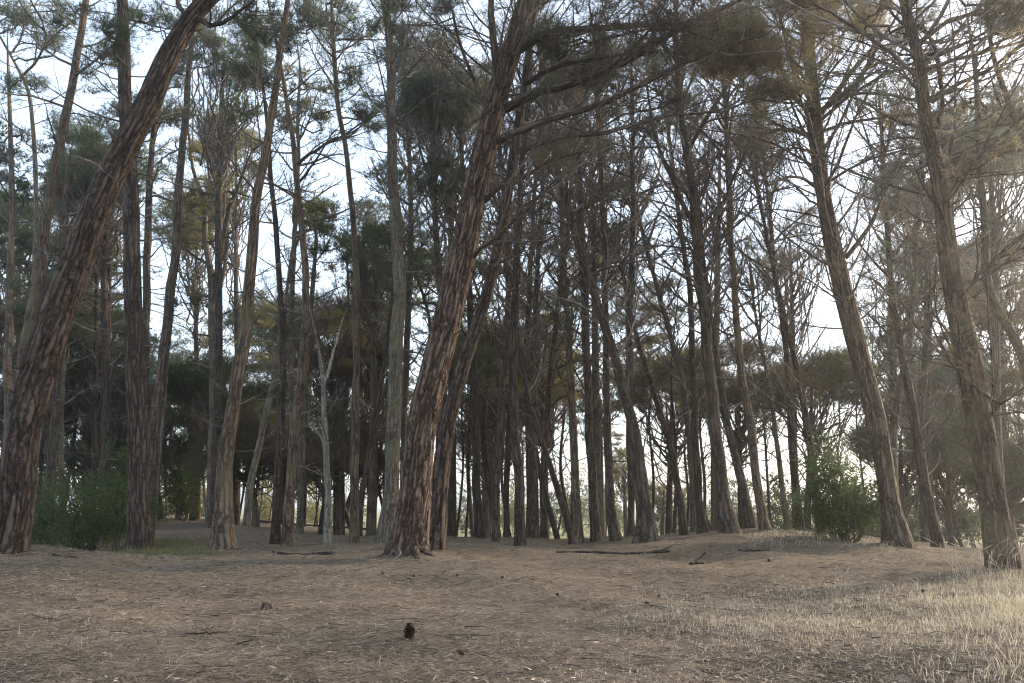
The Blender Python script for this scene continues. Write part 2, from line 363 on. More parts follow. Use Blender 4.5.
tree('T25', 'upright thin pine crossing behind the bowed leaning trunk', 'dark', 24,
     [(632,540,9.5),(630,420,9),(629,342,8.5),(631,280,7.5),(633,230,7),(633,171,6),(632,100,5),(630,40,3.5)], [(634,60,40,30,9,'dark',0),(620,190,34,16,5,'dark',1)], (40,400,26,2.2,45,.15))
tree('T26', 'thin dark pine leaning left beyond the fallen branch, lower trunk in shade', 'dark', 25,
     [(685,537,10),(682,513,9),(673,460,8),(660,410,7),(650,380,6.5),(638,342,6),(628,300,5),(618,250,4)], [(612,240,34,18,6,'dark',0)], (200,440,18,2.0,45,.1))
tree('T27', 'thin grey stem leaning left that meets the forked dark trunk halfway up', 'grey', 27,
     [(694,535,9),(690,440,8),(682,380,7),(672,342,6.5),(661,300,6),(652,270,5.5),(640,220,4.5),(632,180,3.5)], [(630,170,34,20,6,'brown',0)], (150,400,18,2.2,45,.12))
tree('T28', 'thick brown pine, largest trunk on the crest, tapering into a dark broom of branches', 'dark', 18.5,
     [(728,537,24),(722,490,16),(717,440,14.5),(713,400,14),(706,342,13),(702,300,12),(697,250,10.5),(690,171,9.5),(683,130,9),(679,90,8),(676,40,7),(674,-20,5)],
     [(690,10,60,26,8,'brown',0)], (0,340,34,2.2,45,.12),
     [[(698,250,5),(716,215,4),(728,190,3),(745,150,2)],[(694,210,5),(668,170,4),(652,120,3),(645,80,2)],[(688,150,5),(712,110,4),(740,70,3),(760,40,2)]])
tree('T29', 'slim dark trunk directly left of the largest trunk on the crest', 'dark', 23,
     [(703,537,15),(700,513,10.5),(697,460,9.5),(694,400,8.5),(692,342,7.5),(690,290,7),(682,240,6),(676,190,5),(668,130,4)], [(668,120,40,24,8,'dark',0)], (110,420,24,2.2,45,.12))
tree('T30', 'dark trunk slanting to the left just right of the largest crest trunk', 'dark', 21,
     [(754,534,13),(745,500,11.5),(735,455,10),(725,410,8.5),(718,370,7.5),(711,320,6.5),(704,260,5),(698,200,4)], [], (180,420,18,2.0,45,.1))
tree('T31', 'grey brown pine with a gentle lean, rightmost tall trunk of the crest row', 'warm', 19.5,
     [(766,534,14),(762,513,11.5),(757,480,10),(752,440,9.5),(745,390,9),(738,342,8.5),(735,300,8),(731,230,7.2),(728,171,6.4),(726,120,5.5),(723,60,4)],
     [(730,60,46,24,7,'brown',0)], (50,380,28,2.2,45,.1))
tree('T32', 'thin pine left of the green shrub, middle one of three slender stems', 'dark', 22,
     [(801,534,10),(797,490,8.5),(792,430,7.5),(785,342,6.5),(776,280,6),(770,220,5),(765,170,4),(760,110,3)], [(764,130,34,26,7,'brown',0)], (110,440,24,2.0,45,.1))
tree('T33', 'dark thin pine rising out of the green shrub, leaning left', 'dark', 21,
     [(819,538,11),(815,480,9.5),(808,430,8.5),(800,385,7.5),(790,340,6.5),(780,300,5.8),(770,250,5),(758,195,4),(750,150,3)], [(752,160,34,22,6,'brown',0)], (150,440,22,2.0,45,.1))
tree('T34', 'thinnest pine left of the green shrub, stem curving left', 'warm', 25,
     [(787,530,8),(783,490,6.5),(775,430,5.5),(770,390,4.6),(760,340,4),(752,290,3)], [(750,280,30,20,5,'brown',0)], (270,460,16,1.9,40,.1))
tree('T35', 'thick brown pine right of the green shrub leaning left, golden needles in its crown', 'warm', 15.5,
     [(898,548,32),(891,510,20.5),(878,430,19.5),(856,342,20),(836,260,18),(823,190,15),(817,130,13.5),(813,80,11),(808,20,9),(804,-50,6)],
     [(790,30,90,36,44,'gold',-1.4),(730,45,50,34,24,'gold',-.6),(775,80,44,22,14,'gold',-.6),(850,15,50,24,14,'gold',0),(780,-60,120,40,14,'brown',0)], (20,330,34,3.1,38,.08),
     [[(822,112,6),(848,78,5),(870,50,4),(892,22,3),(905,-10,2)],[(823,108,6),(852,88,5.5),(872,62,4.5),(884,38,3)],
      [(848,256,5),(868,226,4.2),(884,192,3.4),(894,168,2.8),(904,128,1.8)],[(832,225,8),(818,190,7),(812,150,6),(806,100,4)],
      [(816,115,5),(790,95,4),(766,88,3),(740,90,2)],[(818,140,5),(792,130,4),(766,134,3),(738,150,2)],[(824,190,4),(800,178,3),(778,185,2.4),(752,205,1.6)]], ridged=True)
tree('T36', 'slender pine leaning left between the two thick pines on the right', 'dark', 20,
     [(938,552,14),(930,510,12.5),(921,460,11.5),(913,410,10.5),(902,355,8.5),(893,300,7.5),(888,240,6.5),(884,190,5.5),(881,120,4)],
     [(884,110,36,26,7,'brown',0)], (110,480,26,2.0,35,.1))
tree('T37', 'crooked thin pine bowing right behind the thick brown pine', 'warm', 22,
     [(899,548,12),(893,480,10.5),(894,430,9.5),(901,385,8.8),(910,330,8.2),(914,270,7.5),(918,210,6.5),(922,150,5),(925,90,3.5)],
     [(920,130,36,24,6,'grey',0)], (120,440,22,2.0,40,.12))
tree('T38', 'straight thin dark stem behind the slender leaning pine on the right', 'dark', 26,
     [(926,546,10),(922,420,8),(926,342,7.5),(928,260,6.5),(933,190,5.5),(938,130,4)], [(938,130,34,24,7,'grey',0)], (120,440,22,2.1,40,.12))
tree('T39', 'thick grey brown pine rising from tall dry grass on the right side', 'warm', 11,
     [(1004,570,34),(997,530,27),(994,510,25),(981,430,25),(965,342,24.5),(956,300,22),(949,257,19),(938,171,17),(926,120,13.5),(919,60,12),(908,20,11.5),(900,-30,9),(895,-90,6)],
     [(930,-60,120,40,14,'brown',0),(1000,8,40,26,8,'dark',.5),(890,20,50,18,5,'gold',0)], (0,260,24,2.5,28,.10),
     [[(934,136,6),(943,98,5.2),(941,70,4.6),(934,45,3.8),(922,22,3)],
      [(930,104,5),(958,84,4.4),(985,72,3.6),(1016,50,2.8),(1046,30,2)],[(926,70,5),(952,60,4.4),(985,50,3.6),(1030,36,2.4)],
      [(920,42,5),(948,22,4.4),(985,16,3.6),(1034,2,2.4)],[(940,148,4.5),(968,132,3.8),(996,112,3),(1030,92,2)],
      [(944,200,5.5),(954,184,4.6),(966,168,3.6),(985,152,2.6),(1010,142,1.6)],
      [(944,196,3.6),(930,140,3),(918,110,2.2),(908,70,1.5)],[(962,300,3.6),(985,268,3),(1005,250,2)],
      [(972,378,3.4),(958,362,2.8),(944,356,1.8)],[(978,420,3.6),(994,410,2.8),(1004,395,1.8)]], ridged=True)
tree('T40', 'pine curving left into view at the right edge, trunk kinked halfway', 'grey', 14,
     [(1060,560,16),(1040,420,12),(1017,345,10.5),(1000,315,9.5),(990,290,9),(986,240,8),(981,180,7),(978,120,6),(974,60,4.5)],
     [(985,110,44,24,9,'grey',1),(1010,150,30,18,6,'grey',1)], (60,330,16,1.8,20,.25), base=False)
tree('T41', 'thin pine leaning left high in the upper right corner', 'grey', 13,
     [(1130,565,16),(1085,330,11),(1045,190,8),(1024,140,7),(1006,95,6),(993,55,5),(988,20,4),(984,-30,3)],
     [(1010,20,40,20,8,'dark',0)], (0,200,10,1.6,20,.3), base=False)
tree('T42', 'thin grey stem seen in the gap right of the thick leaning pine', 'grey', 28,
     [(60,533,7.5),(61,430,6.5),(63,342,6),(66,250,5),(70,190,3.5)], [(70,180,40,22,12,'dark',0),(40,260,30,24,10,'dark',1),(88,250,34,24,10,'dark',1)], (180,440,16,1.8,25,.25))
tree('T43', 'straight thin pine left of the straight dark trunk, dark clumped crown', 'dark', 27,
     [(101,530,8),(104,430,6.5),(108,342,6),(109,280,5.5),(113,200,4.5),(116,160,3)], [(108,190,34,24,14,'dark',0),(90,215,26,18,8,'dark',0)], (170,430,16,1.8,20,.25))
tree('T44', 'thin pine stem second from the left shrub, side branches spreading low', 'dark', 29,
     [(92,528,7),(94,420,6),(96,342,5.5),(97,270,4.6),(100,220,3)], [(92,260,36,22,8,'green',0)], (230,430,16,1.8,15,.25))
tree('T45', 'dark straight trunk in shadow behind the left shrub', 'dark', 22,
     [(46,543,10),(52,460,9.5),(56,400,8.5),(59,330,8),(62,250,7),(66,180,5)], [(40,300,34,26,8,'dark',1)], (200,460,12,1.7,15,.2))
tree('T46', 'tall thin pine cut by the left edge of the picture', 'warm', 25,
     [(6,533,11),(8,400,9.5),(9,310,8.5),(12,200,7),(10,120,5),(8,60,3)], [(14,150,30,24,8,'green',1),(8,190,30,18,10,'green',1),(14,250,30,20,8,'green',1)], (110,420,16,1.8,15,.3))
tree('T47', 'slim trunk leaning right between the rough footed pine and the mossy pair', 'grey', 24,
     [(246,525,9),(252,480,8.5),(262,430,7.5),(272,390,7),(278,350,6),(286,300,4.5),(292,250,3)], [], (260,430,12,1.5,20,.15))
tree('T48', 'dark upright trunk right of the two thick central pines', 'dark', 24,
     [(478,538,12),(477,480,10),(475,420,9.5),(473,370,9),(470,300,8),(466,230,6.5),(462,160,5),(458,100,3.5)], [(462,100,36,36,14,'brown',0)], (90,400,24,2.2,45,.15))
tree('T49', 'upright dark trunk second to the right of the central pair', 'dark', 21,
     [(495,549,10),(497,480,9.5),(501,410,8.5),(506,342,7.5),(508,280,6.5),(506,220,5.5),(500,150,4)], [(500,150,30,26,7,'brown',0)], (140,420,22,2.0,45,.12))
tree('T50', 'thin shaded trunk between the dark upright one and the slim upright pine', 'dark', 27,
     [(506,540,8),(508,450,7),(511,380,6),(509,300,5.5),(503,240,4.5),(498,190,3)], [(505,390,30,26,12,'yellow',5)], (180,420,18,2.0,45,.12))
tree('T51', 'mossy green stem close behind the mossy pair in the hollow', 'grey', 24,
     [(300,538,9.5),(301,470,8.5),(303,400,8),(309,330,7),(313,280,5.5),(316,240,4)], [], (260,430,10,1.6,25,.2))
tree('T52', 'dark trunk standing in a thicket of twigs, left of the thick red barked pine', 'dark', 23,
     [(440,540,11),(441,420,10),(444,342,9),(438,260,8),(434,190,7),(432,130,5.5),(430,70,4)], [(440,100,50,40,16,'dark',0),(436,180,40,26,8,'dark',0)], (60,380,34,2.3,50,.2))

# canopy trees further back: label, distance, crown centre px, rx, ry, fork py, base px, colour, bark, clumps
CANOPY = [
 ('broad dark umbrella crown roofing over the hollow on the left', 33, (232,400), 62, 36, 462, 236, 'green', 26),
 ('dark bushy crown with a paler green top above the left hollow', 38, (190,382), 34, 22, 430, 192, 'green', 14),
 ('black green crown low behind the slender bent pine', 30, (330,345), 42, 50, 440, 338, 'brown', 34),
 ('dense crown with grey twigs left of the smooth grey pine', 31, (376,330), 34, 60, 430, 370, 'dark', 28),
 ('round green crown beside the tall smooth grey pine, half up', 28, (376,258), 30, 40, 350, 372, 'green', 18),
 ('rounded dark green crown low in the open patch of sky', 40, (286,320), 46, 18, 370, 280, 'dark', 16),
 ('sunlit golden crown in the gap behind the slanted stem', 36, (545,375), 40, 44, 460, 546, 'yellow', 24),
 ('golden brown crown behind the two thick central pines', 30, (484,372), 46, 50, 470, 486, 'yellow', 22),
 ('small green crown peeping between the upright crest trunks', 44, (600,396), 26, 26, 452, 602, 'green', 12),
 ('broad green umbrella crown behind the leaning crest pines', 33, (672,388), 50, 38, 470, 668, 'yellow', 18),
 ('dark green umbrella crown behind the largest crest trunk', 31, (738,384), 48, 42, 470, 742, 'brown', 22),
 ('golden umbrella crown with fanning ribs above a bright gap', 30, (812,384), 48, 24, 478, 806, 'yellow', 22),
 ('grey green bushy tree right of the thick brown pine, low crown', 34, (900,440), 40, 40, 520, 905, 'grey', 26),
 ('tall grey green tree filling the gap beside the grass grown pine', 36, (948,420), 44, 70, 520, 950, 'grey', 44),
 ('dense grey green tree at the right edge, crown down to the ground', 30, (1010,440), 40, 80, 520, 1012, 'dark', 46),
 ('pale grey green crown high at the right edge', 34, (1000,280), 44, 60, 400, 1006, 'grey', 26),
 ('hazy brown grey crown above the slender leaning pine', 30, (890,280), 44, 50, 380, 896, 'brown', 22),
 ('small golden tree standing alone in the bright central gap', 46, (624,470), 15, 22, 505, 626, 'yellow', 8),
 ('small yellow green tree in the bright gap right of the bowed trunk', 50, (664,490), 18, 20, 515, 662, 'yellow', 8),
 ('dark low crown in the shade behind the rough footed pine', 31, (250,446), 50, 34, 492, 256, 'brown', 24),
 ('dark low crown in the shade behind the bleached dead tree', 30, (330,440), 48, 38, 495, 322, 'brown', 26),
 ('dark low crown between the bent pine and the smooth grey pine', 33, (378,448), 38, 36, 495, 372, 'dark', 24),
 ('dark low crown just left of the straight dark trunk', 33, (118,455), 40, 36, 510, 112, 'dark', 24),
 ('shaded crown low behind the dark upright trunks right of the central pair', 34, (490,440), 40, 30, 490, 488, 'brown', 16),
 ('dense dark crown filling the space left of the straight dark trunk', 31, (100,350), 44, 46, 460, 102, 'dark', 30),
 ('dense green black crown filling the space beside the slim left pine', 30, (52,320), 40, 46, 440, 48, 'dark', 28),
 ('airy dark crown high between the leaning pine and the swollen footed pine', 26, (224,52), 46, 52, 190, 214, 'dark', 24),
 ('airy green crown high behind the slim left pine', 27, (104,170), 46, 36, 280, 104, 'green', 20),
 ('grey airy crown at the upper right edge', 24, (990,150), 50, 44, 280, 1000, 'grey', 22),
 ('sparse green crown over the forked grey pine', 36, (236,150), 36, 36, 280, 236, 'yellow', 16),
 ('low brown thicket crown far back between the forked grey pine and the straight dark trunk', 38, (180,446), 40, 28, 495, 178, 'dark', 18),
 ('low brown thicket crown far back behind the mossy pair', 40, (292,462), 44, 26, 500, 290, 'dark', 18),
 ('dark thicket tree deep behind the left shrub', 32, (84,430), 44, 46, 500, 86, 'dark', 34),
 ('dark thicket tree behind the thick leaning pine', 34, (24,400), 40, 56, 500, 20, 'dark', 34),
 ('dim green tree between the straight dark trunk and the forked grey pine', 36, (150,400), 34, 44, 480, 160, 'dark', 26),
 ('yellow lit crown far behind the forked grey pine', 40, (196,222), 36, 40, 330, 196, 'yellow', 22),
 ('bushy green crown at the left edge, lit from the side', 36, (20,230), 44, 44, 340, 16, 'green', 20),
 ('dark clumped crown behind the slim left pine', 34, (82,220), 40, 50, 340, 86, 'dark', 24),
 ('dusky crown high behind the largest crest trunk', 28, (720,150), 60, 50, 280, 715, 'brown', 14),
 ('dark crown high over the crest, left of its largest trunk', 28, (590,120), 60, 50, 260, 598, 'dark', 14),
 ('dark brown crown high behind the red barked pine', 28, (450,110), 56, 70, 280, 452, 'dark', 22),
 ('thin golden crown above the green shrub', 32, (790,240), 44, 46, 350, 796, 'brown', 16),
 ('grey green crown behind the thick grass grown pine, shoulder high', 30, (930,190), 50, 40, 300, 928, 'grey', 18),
]

# ------------------------------------------------------------------ ground
ctrl = []
for px in (-300, 100, 512, 900, 1300):
    ctrl.append(P(px, 683, 5.4))
ctrl += [P(*a) for a in [(100,640,7),(410,640,7),(750,640,6.8),(1000,640,6.6),(100,600,9),(400,600,9.2),(700,600,9.5),(950,600,8.4),
    (100,565,11.5),(300,563,12.4),(560,560,13.5),(700,556,14),(800,560,13),(940,575,11.5),(780,536,17),(700,540,17),(600,548,17.5),
    (860,545,15.6),(200,553,16.5),(100,553,17),(180,520,36),(60,520,36),(280,530,34),(250,545,22),(540,546,19),(1100,590,10),(1200,600,12),(-100,560,11),(-200,555,14),
    (330,535,27),(400,538,26),(960,552,30),(800,545,30),(650,552,30),(500,545,30),(600,545,45),(300,524,48),(100,515,50),(900,548,48)]]
for k, t in T.items():
    if t['base']: ctrl.append(P(t['tr'][0][0], t['tr'][0][1] - 2, t['D']))
ctrl += [np.array([x, y, CH - 2.4]) for x in (-60, -30, 0, 30, 60) for y in (70, 90)]
ctrl += [np.array([x, y, -0.1]) for x in (-40, -20, 0, 20, 40) for y in (-20, -5, 2)]
ctrl = np.array(ctrl)
def _u(d2): return np.where(d2 > 0, d2 * np.log(np.maximum(d2, 1e-12)), 0)
_n = len(ctrl)
_K = _u(((ctrl[:, None, :2] - ctrl[None, :, :2]) ** 2).sum(-1)) + np.eye(_n) * 6.0
_A = np.zeros((_n + 3, _n + 3)); _A[:_n, :_n] = _K; _A[:_n, _n] = 1; _A[_n, :_n] = 1
_A[:_n, _n+1:] = ctrl[:, :2]; _A[_n+1:, :_n] = ctrl[:, :2].T
_W = np.linalg.solve(_A, np.concatenate([ctrl[:, 2], np.zeros(3)]))
def ground(x, y):
    x = np.atleast_1d(np.asarray(x, float)); y = np.atleast_1d(np.asarray(y, float))
    cx = np.clip(x, -70, 70); cy = np.clip(y, -25, 95)
    d2 = (cx[:, None] - ctrl[None, :, 0]) ** 2 + (cy[:, None] - ctrl[None, :, 1]) ** 2
    h = _u(d2) @ _W[:_n] + _W[_n] + _W[_n+1] * cx + _W[_n+2] * cy
    r = np.hypot(x, y)
    k = np.clip((r - 55) / 35, 0, 1); k = k * k * (3 - 2 * k)
    h = h * (1 - k) + (CH - 2.6 - np.clip(r - 90, 0, 600) * 0.004) * k
    h = h + 0.05 * (np.sin(x * .55 + y * .35) * np.sin(y * .9 - x * .3 + 1)) + 0.024 * (np.sin(x * 2.1 + y * 1.3) + np.sin(x * 3.7 - y * 2.9 + 1.0) * .6 + np.sin(x * 1.1 + y * 4.6 + 2) * .5)
    return h
_feet = np.array([P(t['tr'][0][0], t['tr'][0][1], t['D'])[:2].tolist() + [t['tr'][0][2] * t['D'] / F * .5] for t in T.values() if t['base'] and t['D'] < 25])
_ground0 = ground
def ground(x, y):
    x = np.atleast_1d(np.asarray(x, float)); y = np.atleast_1d(np.asarray(y, float))
    h = _ground0(x, y)
    d = np.hypot(x[:, None] - _feet[None, :, 0], y[:, None] - _feet[None, :, 1])
    return h + (.045 * np.exp(-np.clip(d - _feet[None, :, 2], 0, None) / .28)).max(1)
def gz(x, y): return float(ground(x, y)[0])

def hit_ground(px, py, dmax=60):
    """where pixels px, py meet the ground (arrays)"""
    px = np.asarray(px, float); py = np.asarray(py, float)
    u = (px - 512) / F; v = (341.5 - py) / F
    yy = cp - v * sp; zz = sp + v * cp
    ux, uz = u / yy, zz / yy
    D = np.full(len(px), np.nan)
    for d in np.geomspace(3.0, dmax, 170):
        todo = np.isnan(D)
        if not todo.any(): break
        z = uz[todo] * d + CH
        below = z < ground(ux[todo] * d, np.full(todo.sum(), d))
        idx = np.where(todo)[0][below]
        D[idx] = d
    ok = ~np.isnan(D)
    x = ux * D
    return x, D, ok
def spot(px, py, dmax=60):
    x, y, ok = hit_ground([px], [py], dmax)
    if not ok[0]: x, y = [ (px-512)/F*dmax ], [dmax]
    return np.array([x[0], y[0], gz(x[0], y[0])])

ax = np.concatenate([-np.geomspace(1200, 30, 22), np.linspace(-29, 29, 291), np.geomspace(30, 1200, 22)])
ay = np.concatenate([-np.geomspace(60, 5, 8), np.linspace(-3, 24, 200), np.geomspace(24.2, 70, 90), np.geomspace(72, 1500, 22)])
GX, GY = np.meshgrid(ax, ay)
gx, gy = GX.ravel(), GY.ravel()
gzv = np.concatenate([ground(gx[i:i+4000], gy[i:i+4000]) for i in range(0, len(gx), 4000)])
near = np.clip(1 - np.hypot(gx, gy - 10) / 40, 0, 1)
gzv = gzv + near * 0.012 * rng.normal(size=len(gzv))
g = MB(); nx, ny = len(ax), len(ay)
ii = np.arange(ny - 1)[:, None] * nx; jj = np.arange(nx - 1)[None, :]
g.add(np.stack([gx, gy, gzv], -1), quads=np.stack([ii + jj, ii + jj + 1, ii + nx + jj + 1, ii + nx + jj], -1).reshape(-1, 4))

gm, nt, out = new_mat('forest_floor')
tc = N(nt, 'ShaderNodeTexCoord')
n1 = N(nt, 'ShaderNodeTexNoise', i_Scale=0.55, i_Detail=5.0, i_Roughness=0.6); nt.links.new(tc.outputs['Object'], n1.inputs['Vector'])
n2 = N(nt, 'ShaderNodeTexNoise', i_Scale=14.0, i_Detail=6.0, i_Roughness=0.75); nt.links.new(tc.outputs['Object'], n2.inputs['Vector'])
mp1 = N(nt, 'ShaderNodeMapping'); mp1.inputs['Rotation'].default_value = (0, 0, 0.5); mp1.inputs['Scale'].default_value = (9, 60, 20); nt.links.new(tc.outputs['Object'], mp1.inputs['Vector'])
n3 = N(nt, 'ShaderNodeTexNoise', i_Scale=1.0, i_Detail=3.0, i_Distortion=1.2); nt.links.new(mp1.outputs[0], n3.inputs['Vector'])
mp2 = N(nt, 'ShaderNodeMapping'); mp2.inputs['Rotation'].default_value = (0, 0, -0.7); mp2.inputs['Scale'].default_value = (8, 55, 20); nt.links.new(tc.outputs['Object'], mp2.inputs['Vector'])
n4 = N(nt, 'ShaderNodeTexNoise', i_Scale=1.0, i_Detail=3.0, i_Distortion=1.2); nt.links.new(mp2.outputs[0], n4.inputs['Vector'])
cA = ramp(nt, n1.outputs['Fac'], [(0.32, (0.127, 0.095, 0.069)), (0.5, (0.168, 0.133, 0.099)), (0.68, (0.217, 0.179, 0.135))])
cB = ramp(nt, n2.outputs['Fac'], [(0.30, (0.053, 0.038, 0.028)), (0.5, (0.165, 0.129, 0.095)), (0.70, (0.301, 0.251, 0.190))])
cC = ramp(nt, n3.outputs['Fac'], [(0.36, (0.075, 0.054, 0.038)), (0.62, (0.255, 0.206, 0.150))])
cD = ramp(nt, n4.outputs['Fac'], [(0.36, (0.082, 0.061, 0.044)), (0.62, (0.248, 0.206, 0.154))])
m1 = mix(nt, 0.48, cA.outputs[0], cB.outputs[0])
m2 = mix(nt, 0.30, m1, cC.outputs[0])
m3 = mix(nt, 0.30, m2, cD.outputs[0])
sx = N(nt, 'ShaderNodeSeparateXYZ'); nt.links.new(tc.outputs['Object'], sx.inputs[0])
fr = N(nt, 'ShaderNodeMapRange'); fr.inputs[1].default_value = 42; fr.inputs[2].default_value = 60; nt.links.new(sx.outputs[1], fr.inputs[0])
nf = N(nt, 'ShaderNodeTexNoise', i_Scale=0.08, i_Detail=5.0); nt.links.new(tc.outputs['Object'], nf.inputs['Vector'])
fld = ramp(nt, nf.outputs['Fac'], [(0.4, (.14, .15, .06)), (0.6, (.34, .30, .17))])
m4 = mix(nt, fr.outputs[0], m3, fld.outputs[0])
b = N(nt, 'ShaderNodeBsdfPrincipled'); b.inputs['Roughness'].default_value = 1.0; b.inputs['Specular IOR Level'].default_value = 0.05
nt.links.new(m4, b.inputs['Base Color'])
hs = N(nt, 'ShaderNodeMath', operation='ADD'); nt.links.new(n2.outputs['Fac'], hs.inputs[0]); nt.links.new(n3.outputs['Fac'], hs.inputs[1])
hs2 = N(nt, 'ShaderNodeMath', operation='ADD'); nt.links.new(hs.outputs[0], hs2.inputs[0]); nt.links.new(n4.outputs['Fac'], hs2.inputs[1])
bp = N(nt, 'ShaderNodeBump'); bp.inputs['Strength'].default_value = 0.9; bp.inputs['Distance'].default_value = 0.03
nt.links.new(hs2.outputs[0], bp.inputs['Height']); nt.links.new(bp.outputs[0], b.inputs['Normal']); nt.links.new(b.outputs[0], out.inputs[0])
tag(g.build('ground', gm), kind='structure')

# ------------------------------------------------------------------ branch library (unit length, along +X, curving up towards +Z)
def grow(mb, p0, d0, length, r0, curl, wig, sides, depth, tips, rs, twigmat=0):
    n = 7 if depth == 0 else (5 if depth == 1 else 4)
    p = np.array(p0, float); d = np.array(d0, float); pts = [p.copy()]
    for i in range(n - 1):
        d = d + np.array([0, 0, curl]) / (n - 1) + rs.normal(size=3) * wig
        d /= np.linalg.norm(d); p = p + d * length / (n - 1); pts.append(p.copy())
    pts = np.array(pts); rad = np.linspace(r0, r0 * 0.28, n)
    mb.tube(pts, rad, sides, mat=twigmat)
    if depth < 2:
        k = rs.integers(8, 12) if depth == 0 else rs.integers(3, 6)
        side = 1
        for t in np.sort(rs.uniform(0.16 if depth == 0 else 0.2, 0.98, k)):
            i = min(int(t * (n - 1)), n - 2); f = t * (n - 1) - i
            q = pts[i] * (1 - f) + pts[i + 1] * f; dd = norm(pts[i + 1] - pts[i])
            perp = norm(np.cross(dd, [0, 0, 1.0])) * side + rs.normal(size=3) * 0.45
            side = -side
            nd = norm(dd * rs.uniform(.55, 1.0) + norm(perp) * rs.uniform(.5, .9))
            grow(mb, q, nd, length * rs.uniform(.28, .52) * (1.15 - .55 * t), r0 * (1 - .6 * t) * .5, curl * .6, wig * 1.2, 3, depth + 1, tips, rs, twigmat)
    else:
        tips.append((pts[-1], norm(pts[-1] - pts[-2]))); tips.append((pts[1], norm(pts[-1] - pts[0])))
    if depth < 2: tips.append((pts[-1], norm(pts[-1] - pts[-2])))

def tufts(mb, pos, axis, k, length, width, mat=0, tint=None, spread=.8):
    n = len(pos)
    p = np.repeat(pos, k, 0); a = np.repeat(axis, k, 0)
    d = norm(a * rng.uniform(.3, 1.0, (n * k, 1)) + rng.normal(size=(n * k, 3)) * spread)
    p = p + a * rng.uniform(-.35, .2, (n * k, 1)) * length
    tt = rng.uniform(.1, .9, n * k) if tint is None else np.clip(np.repeat(np.broadcast_to(tint, (n,)), k) + rng.uniform(-.25, .25, n * k), 0, 1)
    mb.blades(p, d, length * rng.uniform(.65, 1.2, n * k), width, mat, tt)

BR = {}
for thick in (0, 1, 2):
    lib = []
    for i in range(9):
        rs = np.random.default_rng(100 + i)
        mb = MB(); tips = []
        curl = [0.35, 0.6, 0.9, 0.1, 0.5, 0.75, -0.1, 0.45, 0.3][i]
        k = (1.0, 1.5, 2.2)[thick]
        grow(mb, (0, 0, 0), (1, 0, -0.1), 1.0, 0.0105 * k, curl, 0.10, 5, 0, tips, rs)
        me = mb.mesh('branch', TWIG)
        tp = np.array([t[0] for t in tips]); ta = np.array([t[1] for t in tips])
        fol = {}
        for c in ('green', 'dark', 'grey', 'gold', 'brown', 'yellow'):
            f = MB(); tufts(f, tp, ta, (10, 8, 8)[thick], 0.062, 0.0032 * k, 0, rng.uniform(.2, .8, len(tp)))
            fol[c] = f.mesh('needles', LEAF[c])
        lib.append((me, fol))
    BR[thick] = lib

def add_branch(root, p, az, elev, length, D, needle=None, mat=None, roll=0.0):
    thick = 0 if D < 17 else (1 if D < 26 else 2)
    me, fol = random.choice(BR[thick])
    o = bpy.data.objects.new('branch', me); COL.objects.link(o); o.parent = root
    M = Matrix.Translation(Vector(p) - root.location) @ Matrix.Rotation(az, 4, 'Z') @ Matrix.Rotation(-elev, 4, 'Y') @ Matrix.Rotation(roll, 4, 'X') @ Matrix.Diagonal((length, length, length, 1))
    o.matrix_local = M
    if mat is not None:
        o.material_slots[0].link = 'OBJECT'; o.material_slots[0].material = mat
    if needle:
        f = bpy.data.objects.new('needles', fol[needle]); COL.objects.link(f); f.parent = o
    return o

# ------------------------------------------------------------------ foliage clumps
NEEDLE = 0.15
def clump(mb, twmb, c, r, dens, D, tint, flat=0.6, fine=1.0):
    """a pad of needle tufts round c with radius r; twigs run from the pad's foot to its rim"""
    w = max(0.008 * fine, 0.46 * px_m(D) * fine); ln = max(NEEDLE, 4.2 * px_m(D)) * (1.5 if fine < 1 else 1)
    n = int(np.clip(dens * .68 * math.pi * r * r * (.4 + .6 * flat) / (8 * .5 * ln * w * .6), 14, 520))
    q = norm(rng.normal(size=(n, 3))) * (rng.uniform(0.05, 1, (n, 1)) ** 0.5 * (1 + .25 * rng.normal(size=(n, 1))))
    q[:, 2] = np.abs(q[:, 2]) * rng.choice([1, 1, -0.5], n)
    pos = c + q * np.array([r, r, r * flat])
    axis = norm(q + np.array([0, 0, 0.55]) + rng.normal(size=(n, 3)) * .25)
    tufts(mb, pos, axis, 8, ln, w, 0, np.clip(tint + rng.uniform(-.15, .15, n), 0, 1))
    if twmb is not None:
        m = min(14, max(4, n // 16))
        foot = c - np.array([0, 0, r * flat * .7])
        for i in rng.choice(n, min(m, n), replace=False):
            mid = (foot + pos[i]) / 2 + rng.normal(size=3) * r * .12
            twmb.tube(np.array([foot, mid, pos[i]]), np.array([.010, .007, .004]) * max(1, D / 16), 3, cap=False)

def limb_path(a, b, sag=0.15, n=6):
    a = np.asarray(a); b = np.asarray(b); L = np.linalg.norm(b - a)
    t = np.linspace(0, 1, n)[:, None]
    p = a * (1 - t) + b * t
    p[:, 2] += -np.sin(t[:, 0] * math.pi) * L * sag
    p[1:-1] += rng.normal(size=(n - 2, 3)) * L * .05
    return p

